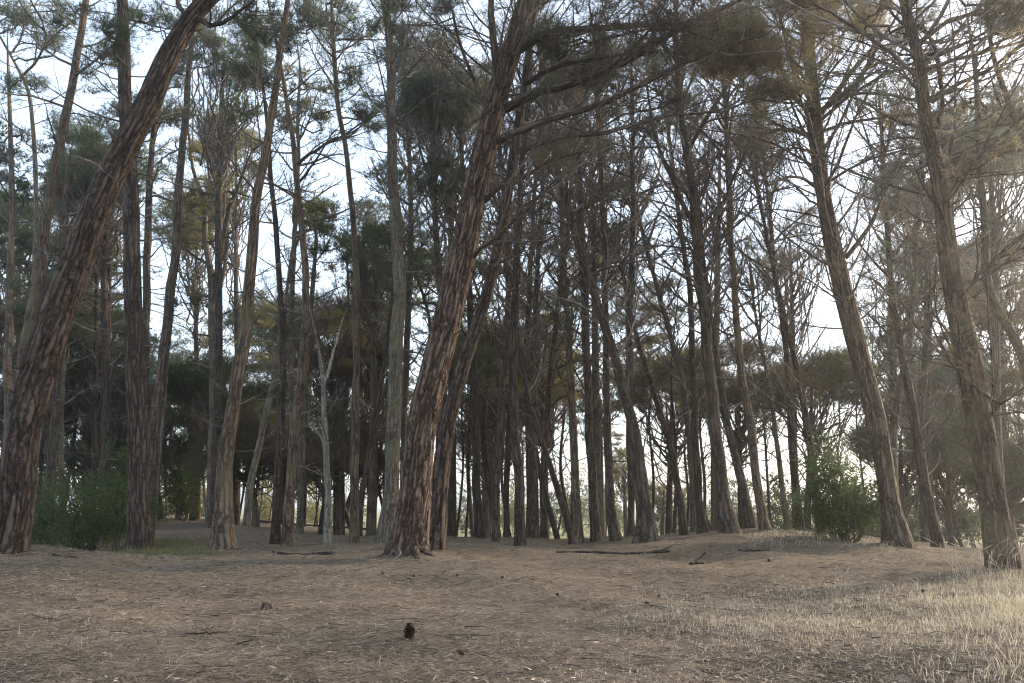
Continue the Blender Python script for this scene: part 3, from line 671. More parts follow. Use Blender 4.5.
# ------------------------------------------------------------------ traced trees
def ridge_disp(seed, amp):
    def f(co, L, th, rad):
        n, s, _ = co.shape
        dr = np.zeros((n, s)); tt = np.full((n, s), .5)
        for i in range(n):
            for j in range(s):
                x, y, z = co[i, j]
                wx = mnoise.noise((x * 3 + seed, y * 3, z * 1.3)) * .05
                d, _p = mnoise.voronoi((x * 15 + wx * 18 + seed, y * 15 + wx * 14, z * 1.25 + wx * 3 + seed))
                e = min(max((d[1] - d[0] - .015) / .13, 0), 1)
                lump = mnoise.noise((x * 2.2 + seed, y * 2.2, z * .9))
                fine = mnoise.noise((x * 30, y * 30, z * 8 + seed))
                dr[i, j] = (e ** .6 - .7) * amp * rad[i] + lump * .07 * rad[i] + fine * .025 * rad[i]
                tt[i, j] = min(.5, .06 + e * .6)
        if L[0] < .01:     # root flare
            k = np.exp(-np.clip(L, 0, None) / .16)[:, None]
            fl = np.array([max(0, math.sin(t * 3 + seed) * .6 + math.sin(t * 5 + seed * 2) * .5) for t in th])[None, :]
            dr = dr + k * fl * rad[:, None] * .55
        return dr, tt
    return f

TREECAT = 'tree'
for key, t in T.items():
    D = t['D']; tr = t['tr']
    depth_lean = random.uniform(-.04, .04)
    h0 = P(tr[0][0], tr[0][1], D)
    pts = []
    for (px, py, w) in tr:
        d = D * (1 + depth_lean * min(1, (tr[0][1] - py) / 500))
        pts.append(np.concatenate([P(px, py, d), [max(w, 1) * px_m(d) * (.475 if D < 16.6 else .415)]]))
    pts = np.array(pts)
    tl = norm(np.gradient(pts[:, :3], axis=0)); pts[:, 3] *= np.clip(np.hypot(tl[:, 1], tl[:, 2]), .7, 1)   # widths were read along the rows
    zb = gz(pts[0, 0], pts[0, 1])
    pts[0, 2] = min(pts[0, 2], zb) - 0.02 if t['base'] else zb
    root = empty('pine_tree' if key != 'T12' else 'dead_tree', (pts[0, 0], pts[0, 1], zb), t['label'], 'tree', 'pine trunks in the grove' if key != 'T12' else None)
    foot = pts[0].copy(); foot[2] -= .25; foot[3] *= 1.08
    if tr[-1][1] > -20:                      # the leader thins out to a tip
        dv = norm(pts[-1, :3] - pts[-2, :3]); e = pts[-1].copy(); e[:3] += dv * 1.3 + np.array([random.uniform(-.2, .2), 0, 0]); e[3] = .008
        tip = [e]
    else: tip = np.zeros((0, 4))
    allp = np.concatenate([[foot], pts, tip])
    rows = 300 if t['ridged'] else max(40, len(tr) * 5)
    sides = 80 if t['ridged'] else (18 if D < 20 else 12)
    path = smooth_path(allp, rows)
    rad = np.clip(path[:, 3], .006, None)
    seed = hash_ = sum(ord(c) * (i + 3) for i, c in enumerate(key)) % 97
    if not t['ridged']:
        nz = np.array([mnoise.noise((seed, z * 1.4, 0)) for z in path[:, 2]])
        rad = rad * (1 + .09 * nz)
        wob = np.array([[mnoise.noise((seed + 3, z * .8, 5)), mnoise.noise((seed + 9, z * .8, 1)), 0] for z in path[:, 2]])
        path[:, :3] += wob * rad[:, None] * .5
        fl = np.exp(-np.clip(path[:, 2] - zb, 0, None) / .20)
        rad = rad * (1 + (.34 if D < 17 else .2) * fl)
    mb = MB()
    mb.tube(path[:, :3], rad, sides, s0=0.0, disp=ridge_disp(seed, .09 if key in ('T39', 'T4', 'T35') else .19) if t['ridged'] else None)
    # short dead stubs along the stem
    hgt = path[:, 2]
    for _ in range(18 if D < 22 else 8):
        i = random.randint(int(rows * .2), rows - 3); a = random.uniform(0, 2 * math.pi)
        d = np.array([math.cos(a), math.sin(a), random.uniform(-.1, .5)]); L = random.uniform(.06, .3)
        p = path[i, :3]; mb.tube(np.array([p, p + d * (rad[i] + L * .5), p + d * (rad[i] + L) + np.array([0, 0, L * .15])]), [.018, .012, .007], 4)
    mb.build('trunk', BARK[t['bark']], root)
    # big limbs
    ys = np.array([a[1] for a in tr], float)[::-1]; P3 = pts[::-1]
    def on_trunk(py):
        return np.array([np.interp(py, ys, P3[:, c]) for c in range(4)])
    ends = []
    for lm in t['limbs']:
        az_d = random.uniform(-1, 1) * .09
        lp = []
        for i, (px, py, w) in enumerate(lm):
            d = D * (1 + az_d * i / (len(lm) - 1))
            lp.append(np.concatenate([P(px, py, d), [w * px_m(d) / 2]]))
        lp = np.array(lp)
        base_p = on_trunk(lm[0][1])
        lp[0, 1] = base_p[1] if abs(lp[0, 1] - base_p[1]) < .8 else lp[0, 1]
        sp_ = smooth_path(lp, 22)
        sp_[1:, :3] += np.cumsum(rng.normal(size=(21, 3)) * .008, axis=0)
        mb = MB(); mb.tube(sp_[:, :3], np.clip(sp_[:, 3], .006, None), 8)
        o = mb.build('limb', BARK[t['bark']] if key in ('T12',) else BARK['dark'] if t['bark'] in ('dark', 'red', 'rough') else BARK[t['bark']], root)
        ends.append((sp_, lm))
        # side branches growing from the limb
        nb = (11 if key == 'T16' else 7) if key != 'T12' else 3
        for f in np.linspace(.25, 1, nb):
            i = int(f * 21); dv = sp_[i, :3] - sp_[max(i - 2, 0), :3]
            az = math.atan2(dv[1], dv[0]) + random.uniform(-.9, .9)
            add_branch(root, sp_[i, :3], az, R(random.uniform(-5, 50)), random.uniform(.7, 2.1) * (1 if key != 'T12' else .5), D,
                       random.choice(['brown', 'dark']) if random.random() < (.25 if key != 'T12' else 0) else None, mat=BARK['pale'] if key == 'T12' else None)
    # bare branches
    if t['br']:
        y0, y1, n, L, el, nd = t['br']
        cols = [f[5] for f in t['fol']] or ['dark']
        a0 = random.uniform(0, 6.28)
        if key != 'T12': n = int(n * (2.4 if el >= 25 else 1.4))
        for i in range(n):
            f = (i + random.random()) / n
            py = y0 + (y1 - y0) * f
            b4 = on_trunk(py)
            az = a0 + i * 2.4 + random.uniform(-.5, .5)
            top = 1 - .55 * abs(f - .3)
            ln = L * random.uniform(.6, 1.4) * top
            e = el + random.uniform(-18, 18) - (f - .4) * 25
            if random.random() < .35 and f > .5: ln *= .45
            dvec = np.array([math.cos(az), math.sin(az), 0]) * b4[3] * .5
            add_branch(root, b4[:3] + dvec, az, R(e), ln, D, random.choice(cols) if random.random() < nd else None,
                       mat=BARK['pale'] if key == 'T12' else (TWIG_PALE if random.random() < .3 else None), roll=random.uniform(-.5, .5))
    # foliage
    by_col = {}
    for (cx, cy, rx, ry, dens, colr, dD) in t['fol']:
        d = D + dD
        s = px_m(d)
        area = math.pi * rx * ry * s * s
        r = min(.75, max(.28, .30 * min(rx, ry) * s * 1.5))
        ncl = int(np.clip(area / (r * r) * .10 * dens * .8 + 4, 4, 70))
        by_col.setdefault(colr, []).append((cx, cy, rx, ry, d, r, ncl))
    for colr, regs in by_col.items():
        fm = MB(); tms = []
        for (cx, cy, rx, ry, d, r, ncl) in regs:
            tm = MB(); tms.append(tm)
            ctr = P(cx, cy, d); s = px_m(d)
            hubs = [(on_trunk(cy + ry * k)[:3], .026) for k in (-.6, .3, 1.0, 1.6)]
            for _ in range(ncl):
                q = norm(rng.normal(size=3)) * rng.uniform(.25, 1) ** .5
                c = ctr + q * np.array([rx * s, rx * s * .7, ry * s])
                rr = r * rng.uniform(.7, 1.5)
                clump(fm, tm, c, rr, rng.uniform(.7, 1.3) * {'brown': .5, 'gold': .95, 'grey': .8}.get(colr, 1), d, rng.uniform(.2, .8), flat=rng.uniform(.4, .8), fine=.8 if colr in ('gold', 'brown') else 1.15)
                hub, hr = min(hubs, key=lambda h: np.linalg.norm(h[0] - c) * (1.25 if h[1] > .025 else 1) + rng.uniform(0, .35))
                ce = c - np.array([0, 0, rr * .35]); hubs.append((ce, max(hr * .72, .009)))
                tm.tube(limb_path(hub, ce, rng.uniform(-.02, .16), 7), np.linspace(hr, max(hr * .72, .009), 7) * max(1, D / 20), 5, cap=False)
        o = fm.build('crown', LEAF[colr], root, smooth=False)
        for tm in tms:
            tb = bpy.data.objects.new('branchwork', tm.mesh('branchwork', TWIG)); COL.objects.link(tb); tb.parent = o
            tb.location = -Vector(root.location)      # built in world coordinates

# ------------------------------------------------------------------ canopy trees behind
for (label, D, (cx, cy), rx, ry, fork_y, bx, colr, ncl) in CANOPY:
    ctr = P(cx, cy, D); s = px_m(D)
    fork = P(bx + (cx - bx) * .5, fork_y, D)
    bxyz = P(bx, 530, D); zb = gz(bxyz[0], D)
    root = empty('canopy_tree', (bxyz[0], D, zb), label, 'tree', 'trees behind the grove')
    top = np.array([ctr[0], ctr[1], max(ctr[2], fork[2] + .2)])
    mb = MB()
    tp = smooth_path(np.array([[bxyz[0], D, zb - .2, .17], [bxyz[0] * .7 + fork[0] * .3, D, zb + (fork[2] - zb) * .4, .14], [fork[0], D, fork[2], .11], [top[0], top[1], top[2], .05]]), 24)
    mb.tube(tp[:, :3], tp[:, 3], 10); mb.build('trunk', BARK[random.choice(['dark', 'warm', 'dark', 'grey'])], root)
    fm = MB()
    high = cy < 300 and colr in ('brown', 'dark')
    for i in range(int(ncl * (.9 if high else 1.5))):
        a = rng.uniform(0, 2 * math.pi); e = rng.uniform(-.75, 1)
        k = rng.uniform(.45, 1.12)
        c = ctr + np.array([math.cos(a) * rx * s * math.sqrt(max(0, 1 - e * e * .8)) * k, math.sin(a) * rx * s * .9 * k, e * ry * s * .85])
        rr = rng.uniform(.5, 1.0) * min(1.3, max(.6, rx * s / 1.8))
        tw = MB()
        tint = rng.uniform(.15, .85)
        clump(fm, tw, c, rr, .7 if colr == 'brown' else 1.3, D, tint, flat=rng.uniform(.5, .85), fine=.7 if colr in ('brown', 'gold') else 1)
        lp = limb_path(fork + (top - fork) * rng.uniform(0, .5), c - np.array([0, 0, rr * .4]), rng.uniform(-.05, .18))
        tw.tube(lp, np.linspace(.045, .016, 6), 4, cap=False)
        tw.build('limb', TWIG, root)
    for i in range(18 if high else 14):
        a = rng.uniform(0, 2 * math.pi)
        c = ctr + np.array([math.cos(a) * rx * s * rng.uniform(.4, 1), math.sin(a) * rx * s * .9, ry * s * rng.uniform(-.5, .6)])
        st = fork + (top - fork) * rng.uniform(-.3, .5); tw = MB()
        lp = limb_path(st, c, rng.uniform(.05, .2), 7); tw.tube(lp, np.linspace(.032, .012, 7), 4, cap=False)
        for _ in range(9):
            k = rng.integers(2, 7); e = lp[k] + (norm(c - st) * .5 + rng.normal(size=3) * .45 + np.array([0, 0, .3])) * rng.uniform(.5, 1.1)
            tw.tube(np.array([lp[k], (lp[k] + e) / 2 + rng.normal(size=3) * .06, e]), [.014, .010, .006], 3, cap=False)
        tw.build('limb', TWIG_PALE if rng.random() < .35 else TWIG, root)
    fm.build('crown', LEAF[colr], root, smooth=False)

# ------------------------------------------------------------------ thin trunks far back (library of six, copied)
proto = []
for i in range(6):
    rs = np.random.default_rng(400 + i)
    H = [11, 12.5, 10, 13, 9.5, 12][i]
    lean = rs.normal(size=2) * 1.1
    tp = smooth_path(np.array([[0, 0, -.3, .10], [lean[0] * .4, lean[1] * .4 , H * .3, .08], [lean[0] * .3, lean[1] * .3, H * .62, .06], [lean[0], lean[1], H * .95, .03]]), 20)
    mb = MB(); mb.tube(tp[:, :3], tp[:, 3] * rs.uniform(.8, 1.2), 8)
    for j in range(26):
        f = rs.uniform(.3, .95); k = int(f * 19); a = rs.uniform(0, 6.28); L = rs.uniform(.8, 2.4)
        p = tp[k, :3]; d = np.array([math.cos(a), math.sin(a), rs.uniform(.2, 1.1)])
        q = p + d * L * .5 + rs.normal(size=3) * .1; e = p + d * L + np.array([0, 0, L * .25])
        mb.tube(np.array([p, q, e]), [.03, .022, .012], 3)
        for _ in range(4):
            m = p + (e - p) * rs.uniform(.3, 1); mb.tube(np.array([m, m + norm(d + rs.normal(size=3) * .7) * L * .35]), [.014, .008], 3)
    trunk = mb.mesh('trunk', BARK['dark'])
    fm = MB(); colr = ['dark', 'brown', 'green', 'yellow', 'brown', 'grey'][i]
    for j in range(18):
        a = rs.uniform(0, 6.28); k = rs.uniform(.3, 1) * 1.7
        c = np.array([tp[-1, 0] + math.cos(a) * k, tp[-1, 1] + math.sin(a) * k, H * rs.uniform(.74, 1.0)])
        clump(fm, None, c, rs.uniform(.45, .75), 1.0, 38, rs.uniform(.2, .8), flat=.5)
    proto.append((trunk, fm.mesh('crown', LEAF[colr]), H))

def far_tree(x, D, h, label, group, i):
    trunk, crown, H = proto[i]
    z = gz(x, D)
    root = empty('background_pine', (x, D, z), label, 'tree', group)
    root.rotation_euler.z = random.uniform(0, 6.28)
    k = h / H; root.scale = (k * random.uniform(.8, 1.2),) * 2 + (k,)
    for nm, me in (('trunk', trunk), ('crown', crown)):
        o = bpy.data.objects.new(nm, me); COL.objects.link(o); o.parent = root
rs = random.Random(5)
zones = [  # px range, count, distance range, heights
    (300, 400, 15, 28, 48, 'slim background pine in the dark stand behind the bleached dead tree'),
    (445, 520, 9, 26, 46, 'slim background pine in the shaded stand right of the thick central pines'),
    (520, 640, 11, 26, 50, 'slim background pine among the trunks behind the upright crest trio'),
    (640, 780, 9, 26, 50, 'slim background pine among the trunks behind the largest crest trunk'),
    (780, 880, 4, 27, 50, 'slim background pine behind the green shrub on the crest'),
    (880, 1040, 9, 24, 46, 'slim background pine in the grey thicket between the thick right pines'),
    (-20, 130, 9, 26, 46, 'slim background pine in the dim wood behind the left shrub'),
    (170, 300, 14, 34, 54, 'slim background pine beyond the left hollow'),
]
for (x0, x1, n, d0, d1, lab) in zones:
    for i in range(n):
        D = rs.uniform(d0, d1); px = x0 + (x1 - x0) * (i + rs.random()) / n
        far_tree((px - 512) / F * D, D, rs.uniform(6, 13), lab, lab.replace('slim background pine', 'slim pines'), rs.randrange(6))

# ------------------------------------------------------------------ shrubs
def shrub(px, py, D, w_px, h_px, label, colr='shrub', n=5200, leaf=.055, stems=9, name='shrub'):
    b = P(px, py, D); z = gz(b[0], D); s = px_m(D)
    root = empty(name, (b[0], D, z), label, 'shrub')
    mb, fm = MB(), MB()
    W, H = w_px * s / 2, h_px * s
    hubs = []
    for i in range(stems):
        a = rng.uniform(0, 6.28); k = rng.uniform(.15, 1.05)
        tip = np.array([b[0] + math.cos(a) * W * k, D + math.sin(a) * W * k * .8, z + H * rng.uniform(.4, 1.02) * (1.1 - .3 * k)])
        st = np.array([b[0] + math.cos(a) * .12, D + math.sin(a) * .12, z - .05])
        p = limb_path(st, tip, .04, 7); mb.tube(p, np.linspace(.022, .006, 7), 5)
        for f in (2, 3, 4, 5, 6):
            for _ in range(2):
                e = p[f] + norm(rng.normal(size=3) + np.array([0, 0, .35])) * rng.uniform(.12, .34) * H
                mb.tube(np.array([p[f], (p[f] + e) / 2 + rng.normal(size=3) * .02, e]), [.007, .005, .003], 3)
                hubs.append((p[f], e))
    hubs = [h for h in hubs if h[1][2] > z + .08 * H]
    per = n // len(hubs)
    for (a, e) in hubs:
        t = rng.uniform(.3, 1.1, (per, 1)) ** .7; q = a + (e - a) * t + rng.normal(size=(per, 3)) * .06 * (1 + D / 30) * rng.uniform(.4, 1.6)
        d = norm((e - a) / np.linalg.norm(e - a) * .6 + rng.normal(size=(per, 3)) * .6 + np.array([0, 0, .25]))
        fm.flats(q, d, rng.normal(size=(per, 3)), leaf * rng.uniform(.6, 1.3, per), leaf * (.30 if D > 40 else .26), 0, np.clip(rng.uniform(.2, .8) + rng.uniform(-.2, .2, per), 0, 1))
    mb.build('stems', TWIG, root); fm.build('foliage', LEAF[colr], root, smooth=False)
shrub(82, 549, 15.5, 108, 78, 'feathery green shrub between the thick leaning pine and the straight dark trunk', n=6500, leaf=.085, stems=14)
shrub(847, 541, 16.0, 90, 92, 'dense bright green shrub at the foot of the thick brown pine on the crest', n=15000, leaf=.08, stems=20)
shrub(186, 512, 34, 50, 62, 'dim green shrub in the back of the left hollow', n=5000, leaf=.16)
shrub(118, 540, 17.5, 50, 100, 'tall thin green sapling touching the straight dark trunk', n=6000, leaf=.09, stems=8, name='sapling')
shrub(40, 545, 18, 50, 50, 'low dark shrub beside the foot of the thick leaning pine', n=5000, leaf=.09)
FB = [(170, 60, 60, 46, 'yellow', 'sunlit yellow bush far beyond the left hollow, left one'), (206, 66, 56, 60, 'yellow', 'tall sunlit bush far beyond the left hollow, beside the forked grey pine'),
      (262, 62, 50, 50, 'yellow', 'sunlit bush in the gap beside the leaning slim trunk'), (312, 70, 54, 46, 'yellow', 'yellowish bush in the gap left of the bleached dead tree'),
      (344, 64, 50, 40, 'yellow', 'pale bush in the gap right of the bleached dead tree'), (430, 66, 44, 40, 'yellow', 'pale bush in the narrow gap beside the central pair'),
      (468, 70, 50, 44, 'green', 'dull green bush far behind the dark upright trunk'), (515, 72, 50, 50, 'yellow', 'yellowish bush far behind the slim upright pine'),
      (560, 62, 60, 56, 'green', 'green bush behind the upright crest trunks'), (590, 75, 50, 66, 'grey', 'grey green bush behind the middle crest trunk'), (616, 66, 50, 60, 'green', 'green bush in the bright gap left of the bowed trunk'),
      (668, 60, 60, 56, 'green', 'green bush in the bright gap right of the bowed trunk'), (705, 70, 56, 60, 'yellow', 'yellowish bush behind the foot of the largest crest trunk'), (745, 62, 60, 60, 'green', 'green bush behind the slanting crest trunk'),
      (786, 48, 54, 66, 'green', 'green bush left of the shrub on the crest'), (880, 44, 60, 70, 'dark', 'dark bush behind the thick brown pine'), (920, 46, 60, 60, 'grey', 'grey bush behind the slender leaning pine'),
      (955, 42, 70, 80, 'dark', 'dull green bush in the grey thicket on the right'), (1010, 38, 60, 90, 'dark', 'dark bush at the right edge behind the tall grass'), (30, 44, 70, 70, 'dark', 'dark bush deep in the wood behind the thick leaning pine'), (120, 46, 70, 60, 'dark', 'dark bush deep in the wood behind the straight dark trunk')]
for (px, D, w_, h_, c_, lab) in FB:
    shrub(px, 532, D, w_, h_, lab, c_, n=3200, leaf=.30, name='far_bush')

# ------------------------------------------------------------------ litter, grass
def scatter_px(n, x0, x1, y0, y1, dmax=40, keep=None):
    px = rng.uniform(x0, x1, n); py = rng.uniform(y0, y1, n)
    if keep is not None:
        k = keep(px, py); px, py = px[k], py[k]
    x, y, ok = hit_ground(px, py, dmax)
    x, y = x[ok], y[ok]
    x = x + rng.normal(size=len(x)) * .05; y = y + rng.normal(size=len(y)) * .08
    return x, y, np.concatenate([ground(x[i:i+4000], y[i:i+4000]) for i in range(0, len(x), 4000)]), px[ok], py[ok]

lit = leaf_mat('litter_straw', (.05, .036, .028), (.37, .30, .235), .1)
x, y, z, _, _ = scatter_px(160000, -260, 1290, 535, 740, 26)
n = len(x); a = rng.uniform(0, 2 * math.pi, n)
d = np.stack([np.cos(a), np.sin(a), rng.normal(size=n) * .14], -1)
mb = MB(); tt = np.clip(rng.normal(.45, .34, n), 0, 1)
mb.blades(np.stack([x, y, z + rng.uniform(.004, .022, n)], -1), d, rng.uniform(.07, .19, n), np.clip(y * .0007, .0038, .02), 0, tt, side=np.stack([-np.sin(a), np.cos(a), rng.normal(size=n) * .3], -1))
tag(mb.build('pine_straw', lit, smooth=False), 'fallen brown pine needles covering the forest floor', kind='stuff')

lit2 = leaf_mat('litter_leaf', (.15, .115, .085), (.42, .36, .285), .1)
def dens_leaf(px, py):
    p = .07 + .8 * np.clip((px - 380) / 500, 0, 1) * np.clip((py - 630) / 40, 0, 1)
    p = np.where(py < 600, .06, p)
    return rng.random(len(px)) < p
x, y, z, _, _ = scatter_px(30000, -200, 1250, 560, 740, 20, dens_leaf)
n = len(x); a = rng.uniform(0, 2 * math.pi, n)
d = np.stack([np.cos(a), np.sin(a), rng.normal(size=n) * .22], -1)
mb = MB(); mb.flats(np.stack([x, y, z + rng.uniform(.008, .03, n)], -1), d, np.stack([-np.sin(a), np.cos(a), rng.normal(size=n) * .5], -1), rng.uniform(.03, .085, n), rng.uniform(.007, .016, n), 0, np.clip(rng.normal(.55, .3, n), 0, 1))
tag(mb.build('leaf_litter', lit2, smooth=False), 'dry curled leaves and bark flakes lying on the ground', kind='stuff')

x, y, z, _, _ = scatter_px(1500, -200, 1250, 545, 740, 24)
mb = MB()
for i in range(len(x)):
    a = rng.uniform(0, 6.28); L = rng.uniform(.04, .22) * (1 if rng.random() < .9 else 2); h = rng.uniform(.004, .02)
    p = np.array([x[i], y[i], z[i] + h]); d = np.array([math.cos(a), math.sin(a), 0])
    q = p + d * L * .5 + rng.normal(size=3) * L * .08; e = p + d * L + np.array([0, 0, rng.uniform(0, .02)])
    q[2] = max(q[2], p[2])
    mb.tube(np.array([p, q, e]), np.array([1, .9, .6]) * rng.uniform(.002, .0055), 4)
tag(mb.build('twig_litter', TWIG), 'small broken twigs strewn over the needle floor', kind='stuff')

def grass(name, label, x, y, z, h, w, colr, lean=.35, k=3):
    n = len(x); mb = MB()
    for _ in range(k):
        d = np.stack([rng.normal(size=n) * lean, rng.normal(size=n) * lean, np.ones(n)], -1)
        hh = h * rng.uniform(.5, 1.15, n)
        mb.blades(np.stack([x + rng.normal(size=n) * .02, y + rng.normal(size=n) * .02, z - .01], -1), d, hh, w, 0, np.clip(rng.normal(.5, .25, n), 0, 1))
    return tag(mb.build(name, LEAF[colr], smooth=False), label, kind='stuff')
def dens_grass(px, py):
    cyl = 620 - (px - 640) * .035
    p = 1.7 * np.exp(-((py - cyl) / 19) ** 2) * np.clip((px - 600) / 180, 0, 1)
    p = p + .10 * np.clip((px - 560) / 200, 0, 1) * (py > 590)
    p = np.maximum(p, .75 * np.clip((px - 900) / 120, 0, 1) * np.clip((py - 566) / 30, 0, 1) * np.clip((655 - py) / 40, .04, 1))
    pat = .5 + .5 * np.sin(px * .031 + np.sin(py * .09) * 2) * np.sin(py * .13 + px * .017) + .3 * np.sin(px * .11 + py * .21)
    return rng.random(len(px)) < p * np.clip(pat + .35, .12, 1.2)
x, y, z, px, py = scatter_px(42000, 560, 1260, 566, 700, 20, dens_grass)
grass('dry_grass', 'pale dry grass in a band on the right side of the clearing', x, y, z, (.055 + .065 * np.clip((px - 900) / 120, 0, 1)) * rng.uniform(.5, 1.4, len(x)), .007, 'straw', .45)
x, y, z, px, py = scatter_px(2600, 20, 420, 556, 660, 20, lambda a, b: rng.random(len(a)) < np.clip(1 - np.hypot((a - 60) / 120, (b - 600) / 60), 0.03, .5))
grass('sparse_dry_grass', 'thin scattered dry grass stalks on the left of the clearing', x, y, z, .07 * rng.uniform(.6, 1.3, len(x)), .005, 'straw', .5, 2)
x, y, z, px, py = scatter_px(4200, 110, 225, 540, 556, 24, lambda a, b: rng.random(len(a)) < np.exp(-((a - 168) / 40) ** 2))
grass('green_grass', 'soft green grass patch around the foot of the straight dark trunk', x, y, z, .13 * rng.uniform(.3, 1.3, len(x)), .008, 'turf', .35)
x, y, z, px, py = scatter_px(500, 745, 905, 532, 548, 24)
grass('crest_grass', 'short dry grass fringe along the crest below the green shrub', x, y, z, .14 * rng.uniform(.4, 1.2, len(x)), .008, 'straw', .4, 2)

# tall grass stalks with seed heads
def stalks(px, py, n, spread, h, label):
    b = spot(px, py); root = empty('tall_grass', tuple(b), label, 'grass clump', 'tall dry grass clumps')
    mb, hd = MB(), MB()
    for i in range(n):
        p = b + np.array([rng.normal() * spread, rng.normal() * spread, 0]); p[2] = gz(p[0], p[1]) - .02
        H = h * rng.uniform(.55, 1.1); l = rng.normal(size=2) * .28 * H
        pts = np.array([p, p + np.array([l[0] * .2, l[1] * .2, H * .5]), p + np.array([l[0] * .6, l[1] * .6, H * .85]), p + np.array([l[0] * 1.15, l[1] * 1.15, H])])
        pts = smooth_path(pts, 8)
        mb.tube(pts, np.linspace(.0022, .0011, 8), 4)
        if rng.random() < .7:
            hd.tube(np.array([pts[-2], pts[-1], pts[-1] + (pts[-1] - pts[-2]) * .8]), [.0022, .0042, .001], 5)
        for _ in range(3):
            d = np.array([rng.normal() * .6, rng.normal() * .6, 1.0])
            mb.blades(p[None], d[None], H * rng.uniform(.3, .7), .004, 0, np.array([rng.uniform(.3, .9)]))
    mb.build('stalks', LEAF['straw'], root)
    if hd.n: hd.build('seed_heads', LEAF['straw'], root)
stalks(988, 588, 34, .20, .55, 'tallest clump of dry grass stalks leaning beside the thick right pine')
stalks(972, 582, 16, .14, .45, 'clump of arching dry stalks left of the grass grown pine')
stalks(1016, 592, 12, .18, .40, 'clump of dry stalks at the right edge under the thick pine')
stalks(840, 590, 4, .08, .32, 'two or three lone dry stalks standing out on the bare slope')
stalks(926, 596, 9, .2, .22, 'short clump of seeded dry stalks in the grass band')
stalks(700, 640, 7, .16, .12, 'low clump of pale dry stalks near the bottom of the clearing')

# ------------------------------------------------------------------ cones, sticks, stump
cone_mat = bark_mat('pine_cone', (.03, .016, .012), (.065, .036, .027), (.15, .10, .08), (.012, .007, .005), 2.0, .2)
def cone_mesh(L, Rr):
    core, sc = MB(), MB()
    t = np.linspace(0, 1, 9)
    core.tube(np.stack([0 * t, 0 * t, t * L], -1), Rr * .55 * np.sqrt(np.clip(np.sin((t * .86 + .12) * math.pi), .02, 1)), 10)
    k = 0
    for ring in range(9):
        f = (ring + .4) / 9.3; r = Rr * math.sin((f * .82 + .14) * math.pi) ** .6
        m = max(4, int(8 * r / Rr))
        for j in range(m):
            a = (j + .5 * (ring % 2)) * 2 * math.pi / m
            o = np.array([math.cos(a), math.sin(a), 0]); s_ = np.array([-math.sin(a), math.cos(a), 0])
            b = o * r * .35 + np.array([0, 0, f * L - .004]); e = o * r * (1.0 + .22 * rng.uniform(-1, 1)) + np.array([0, 0, f * L + L * rng.uniform(.06, .2)])
            w = r * 1.9 * math.pi / m * .46
            v = np.array([b - s_ * w * .5, b + s_ * w * .5, e + s_ * w * .8, e - s_ * w * .8, (b + e) / 2 + np.array([0, 0, L * .03]), e + o * r * .12 + np.array([0, 0, L * .02])])
            sc.add(v, quads=[(0, 1, 2, 3)], tris=[(0, 1, 4), (1, 2, 4), (2, 5, 3), (3, 0, 4)])
    return core.mesh('core', cone_mat), sc.mesh('scales', cone_mat, smooth=False)
cone_core, cone_scales = cone_mesh(.13, .055)
def cone(px, py, size, label, lie=0.0, group=None):
    b = spot(px, py)
    r = empty('pine_cone', (b[0], b[1], b[2] + .008 + (.03 * size if lie else 0)), label, 'pine cone', group)
    r.rotation_euler = (lie, 0, random.uniform(0, 6)); r.scale = (size,) * 3
    for nm, me in (('core', cone_core), ('scales', cone_scales)):
        o = bpy.data.objects.new(nm, me); COL.objects.link(o); o.parent = r
cone(409, 641, .9, 'large dark open pine cone standing upright on the bare needle floor', 0)
for px, py, lab in [(381, 575, 'pine cone below the roots of the red barked pine'), (415, 581, 'small pine cone lowest under the red barked pine roots'), (457, 580, 'pine cone alone on the slope right of the central pair'),
                    (559, 597, 'pine cone in the middle of the open slope'), (660, 600, 'pine cone near the left end of the dry grass band'), (645, 605, 'smaller cone next to the one at the grass band'),
                    (768, 563, 'pine cone on the crest below the slanting trunks'), (922, 594, 'dark pine cone at the upper rim of the grass band'), (501, 582, 'pine cone right of the lone cone on the slope'),
                    (464, 659, 'broken pine cone right below the large open cone')]:
    cone(px, py, random.uniform(.24, .36), lab, R(random.uniform(70, 100)), 'small cones on the slope')

stick_mat = bark_mat('dead_stick', (.035, .027, .023), (.07, .056, .048), (.14, .115, .10), (.02, .015, .013), 1.2, .4)
def stick(traces, label, name='fallen_branch', lift=.03, mat=stick_mat):
    root = None; first = True
    for tr in traces:
        pts = []
        D0 = spot(*traces[0][0][:2], 45)[1]
        for i, (px, py, w, *hh) in enumerate(tr):
            d = D0 + .12 * math.sin(i * 1.7 + tr[0][0]); q = P(px, py, d)
            pts.append([q[0], d, max(gz(q[0], d) + lift * .6, min(q[2], gz(q[0], d) + lift + .5)), w * .62 * px_m(d) / 2])
        pts = np.array(pts)
        sp_ = smooth_path(pts, 18)
        sp_[:, :3] += np.array([[mnoise.noise((i * .7, tr[0][0], k)) * .02 for k in range(3)] for i in range(18)])
        if root is None:
            root = empty(name, tuple(pts[0, :3]), label, 'branch')
        mb = MB(); mb.tube(sp_[:, :3], np.clip(sp_[:, 3], .006, None), 8)
        mb.build('stem' if first else 'side_branch', mat, root); first = False
stick([[(556, 554, 2.5), (590, 555, 4), (625, 557, 5), (650, 559, 5), (670, 560, 4)], [(628, 557, 3), (612, 560, 3), (598, 561, 2)], [(640, 558, 2), (656, 553, 2, .05), (672, 546, 1.5, .14)]], 'long forked dead branch lying below the bowed trunk on the crest')
stick([[(690, 565, 4), (697, 560, 4, .06), (706, 552, 3, .14)], [(694, 563, 2.5), (704, 565, 2)]], 'short dark broken branch propped up on the slope')
stick([[(738, 552, 2.5), (752, 555, 3), (770, 558, 3)]], 'thin dark stick lying on the crest right of the propped branch')
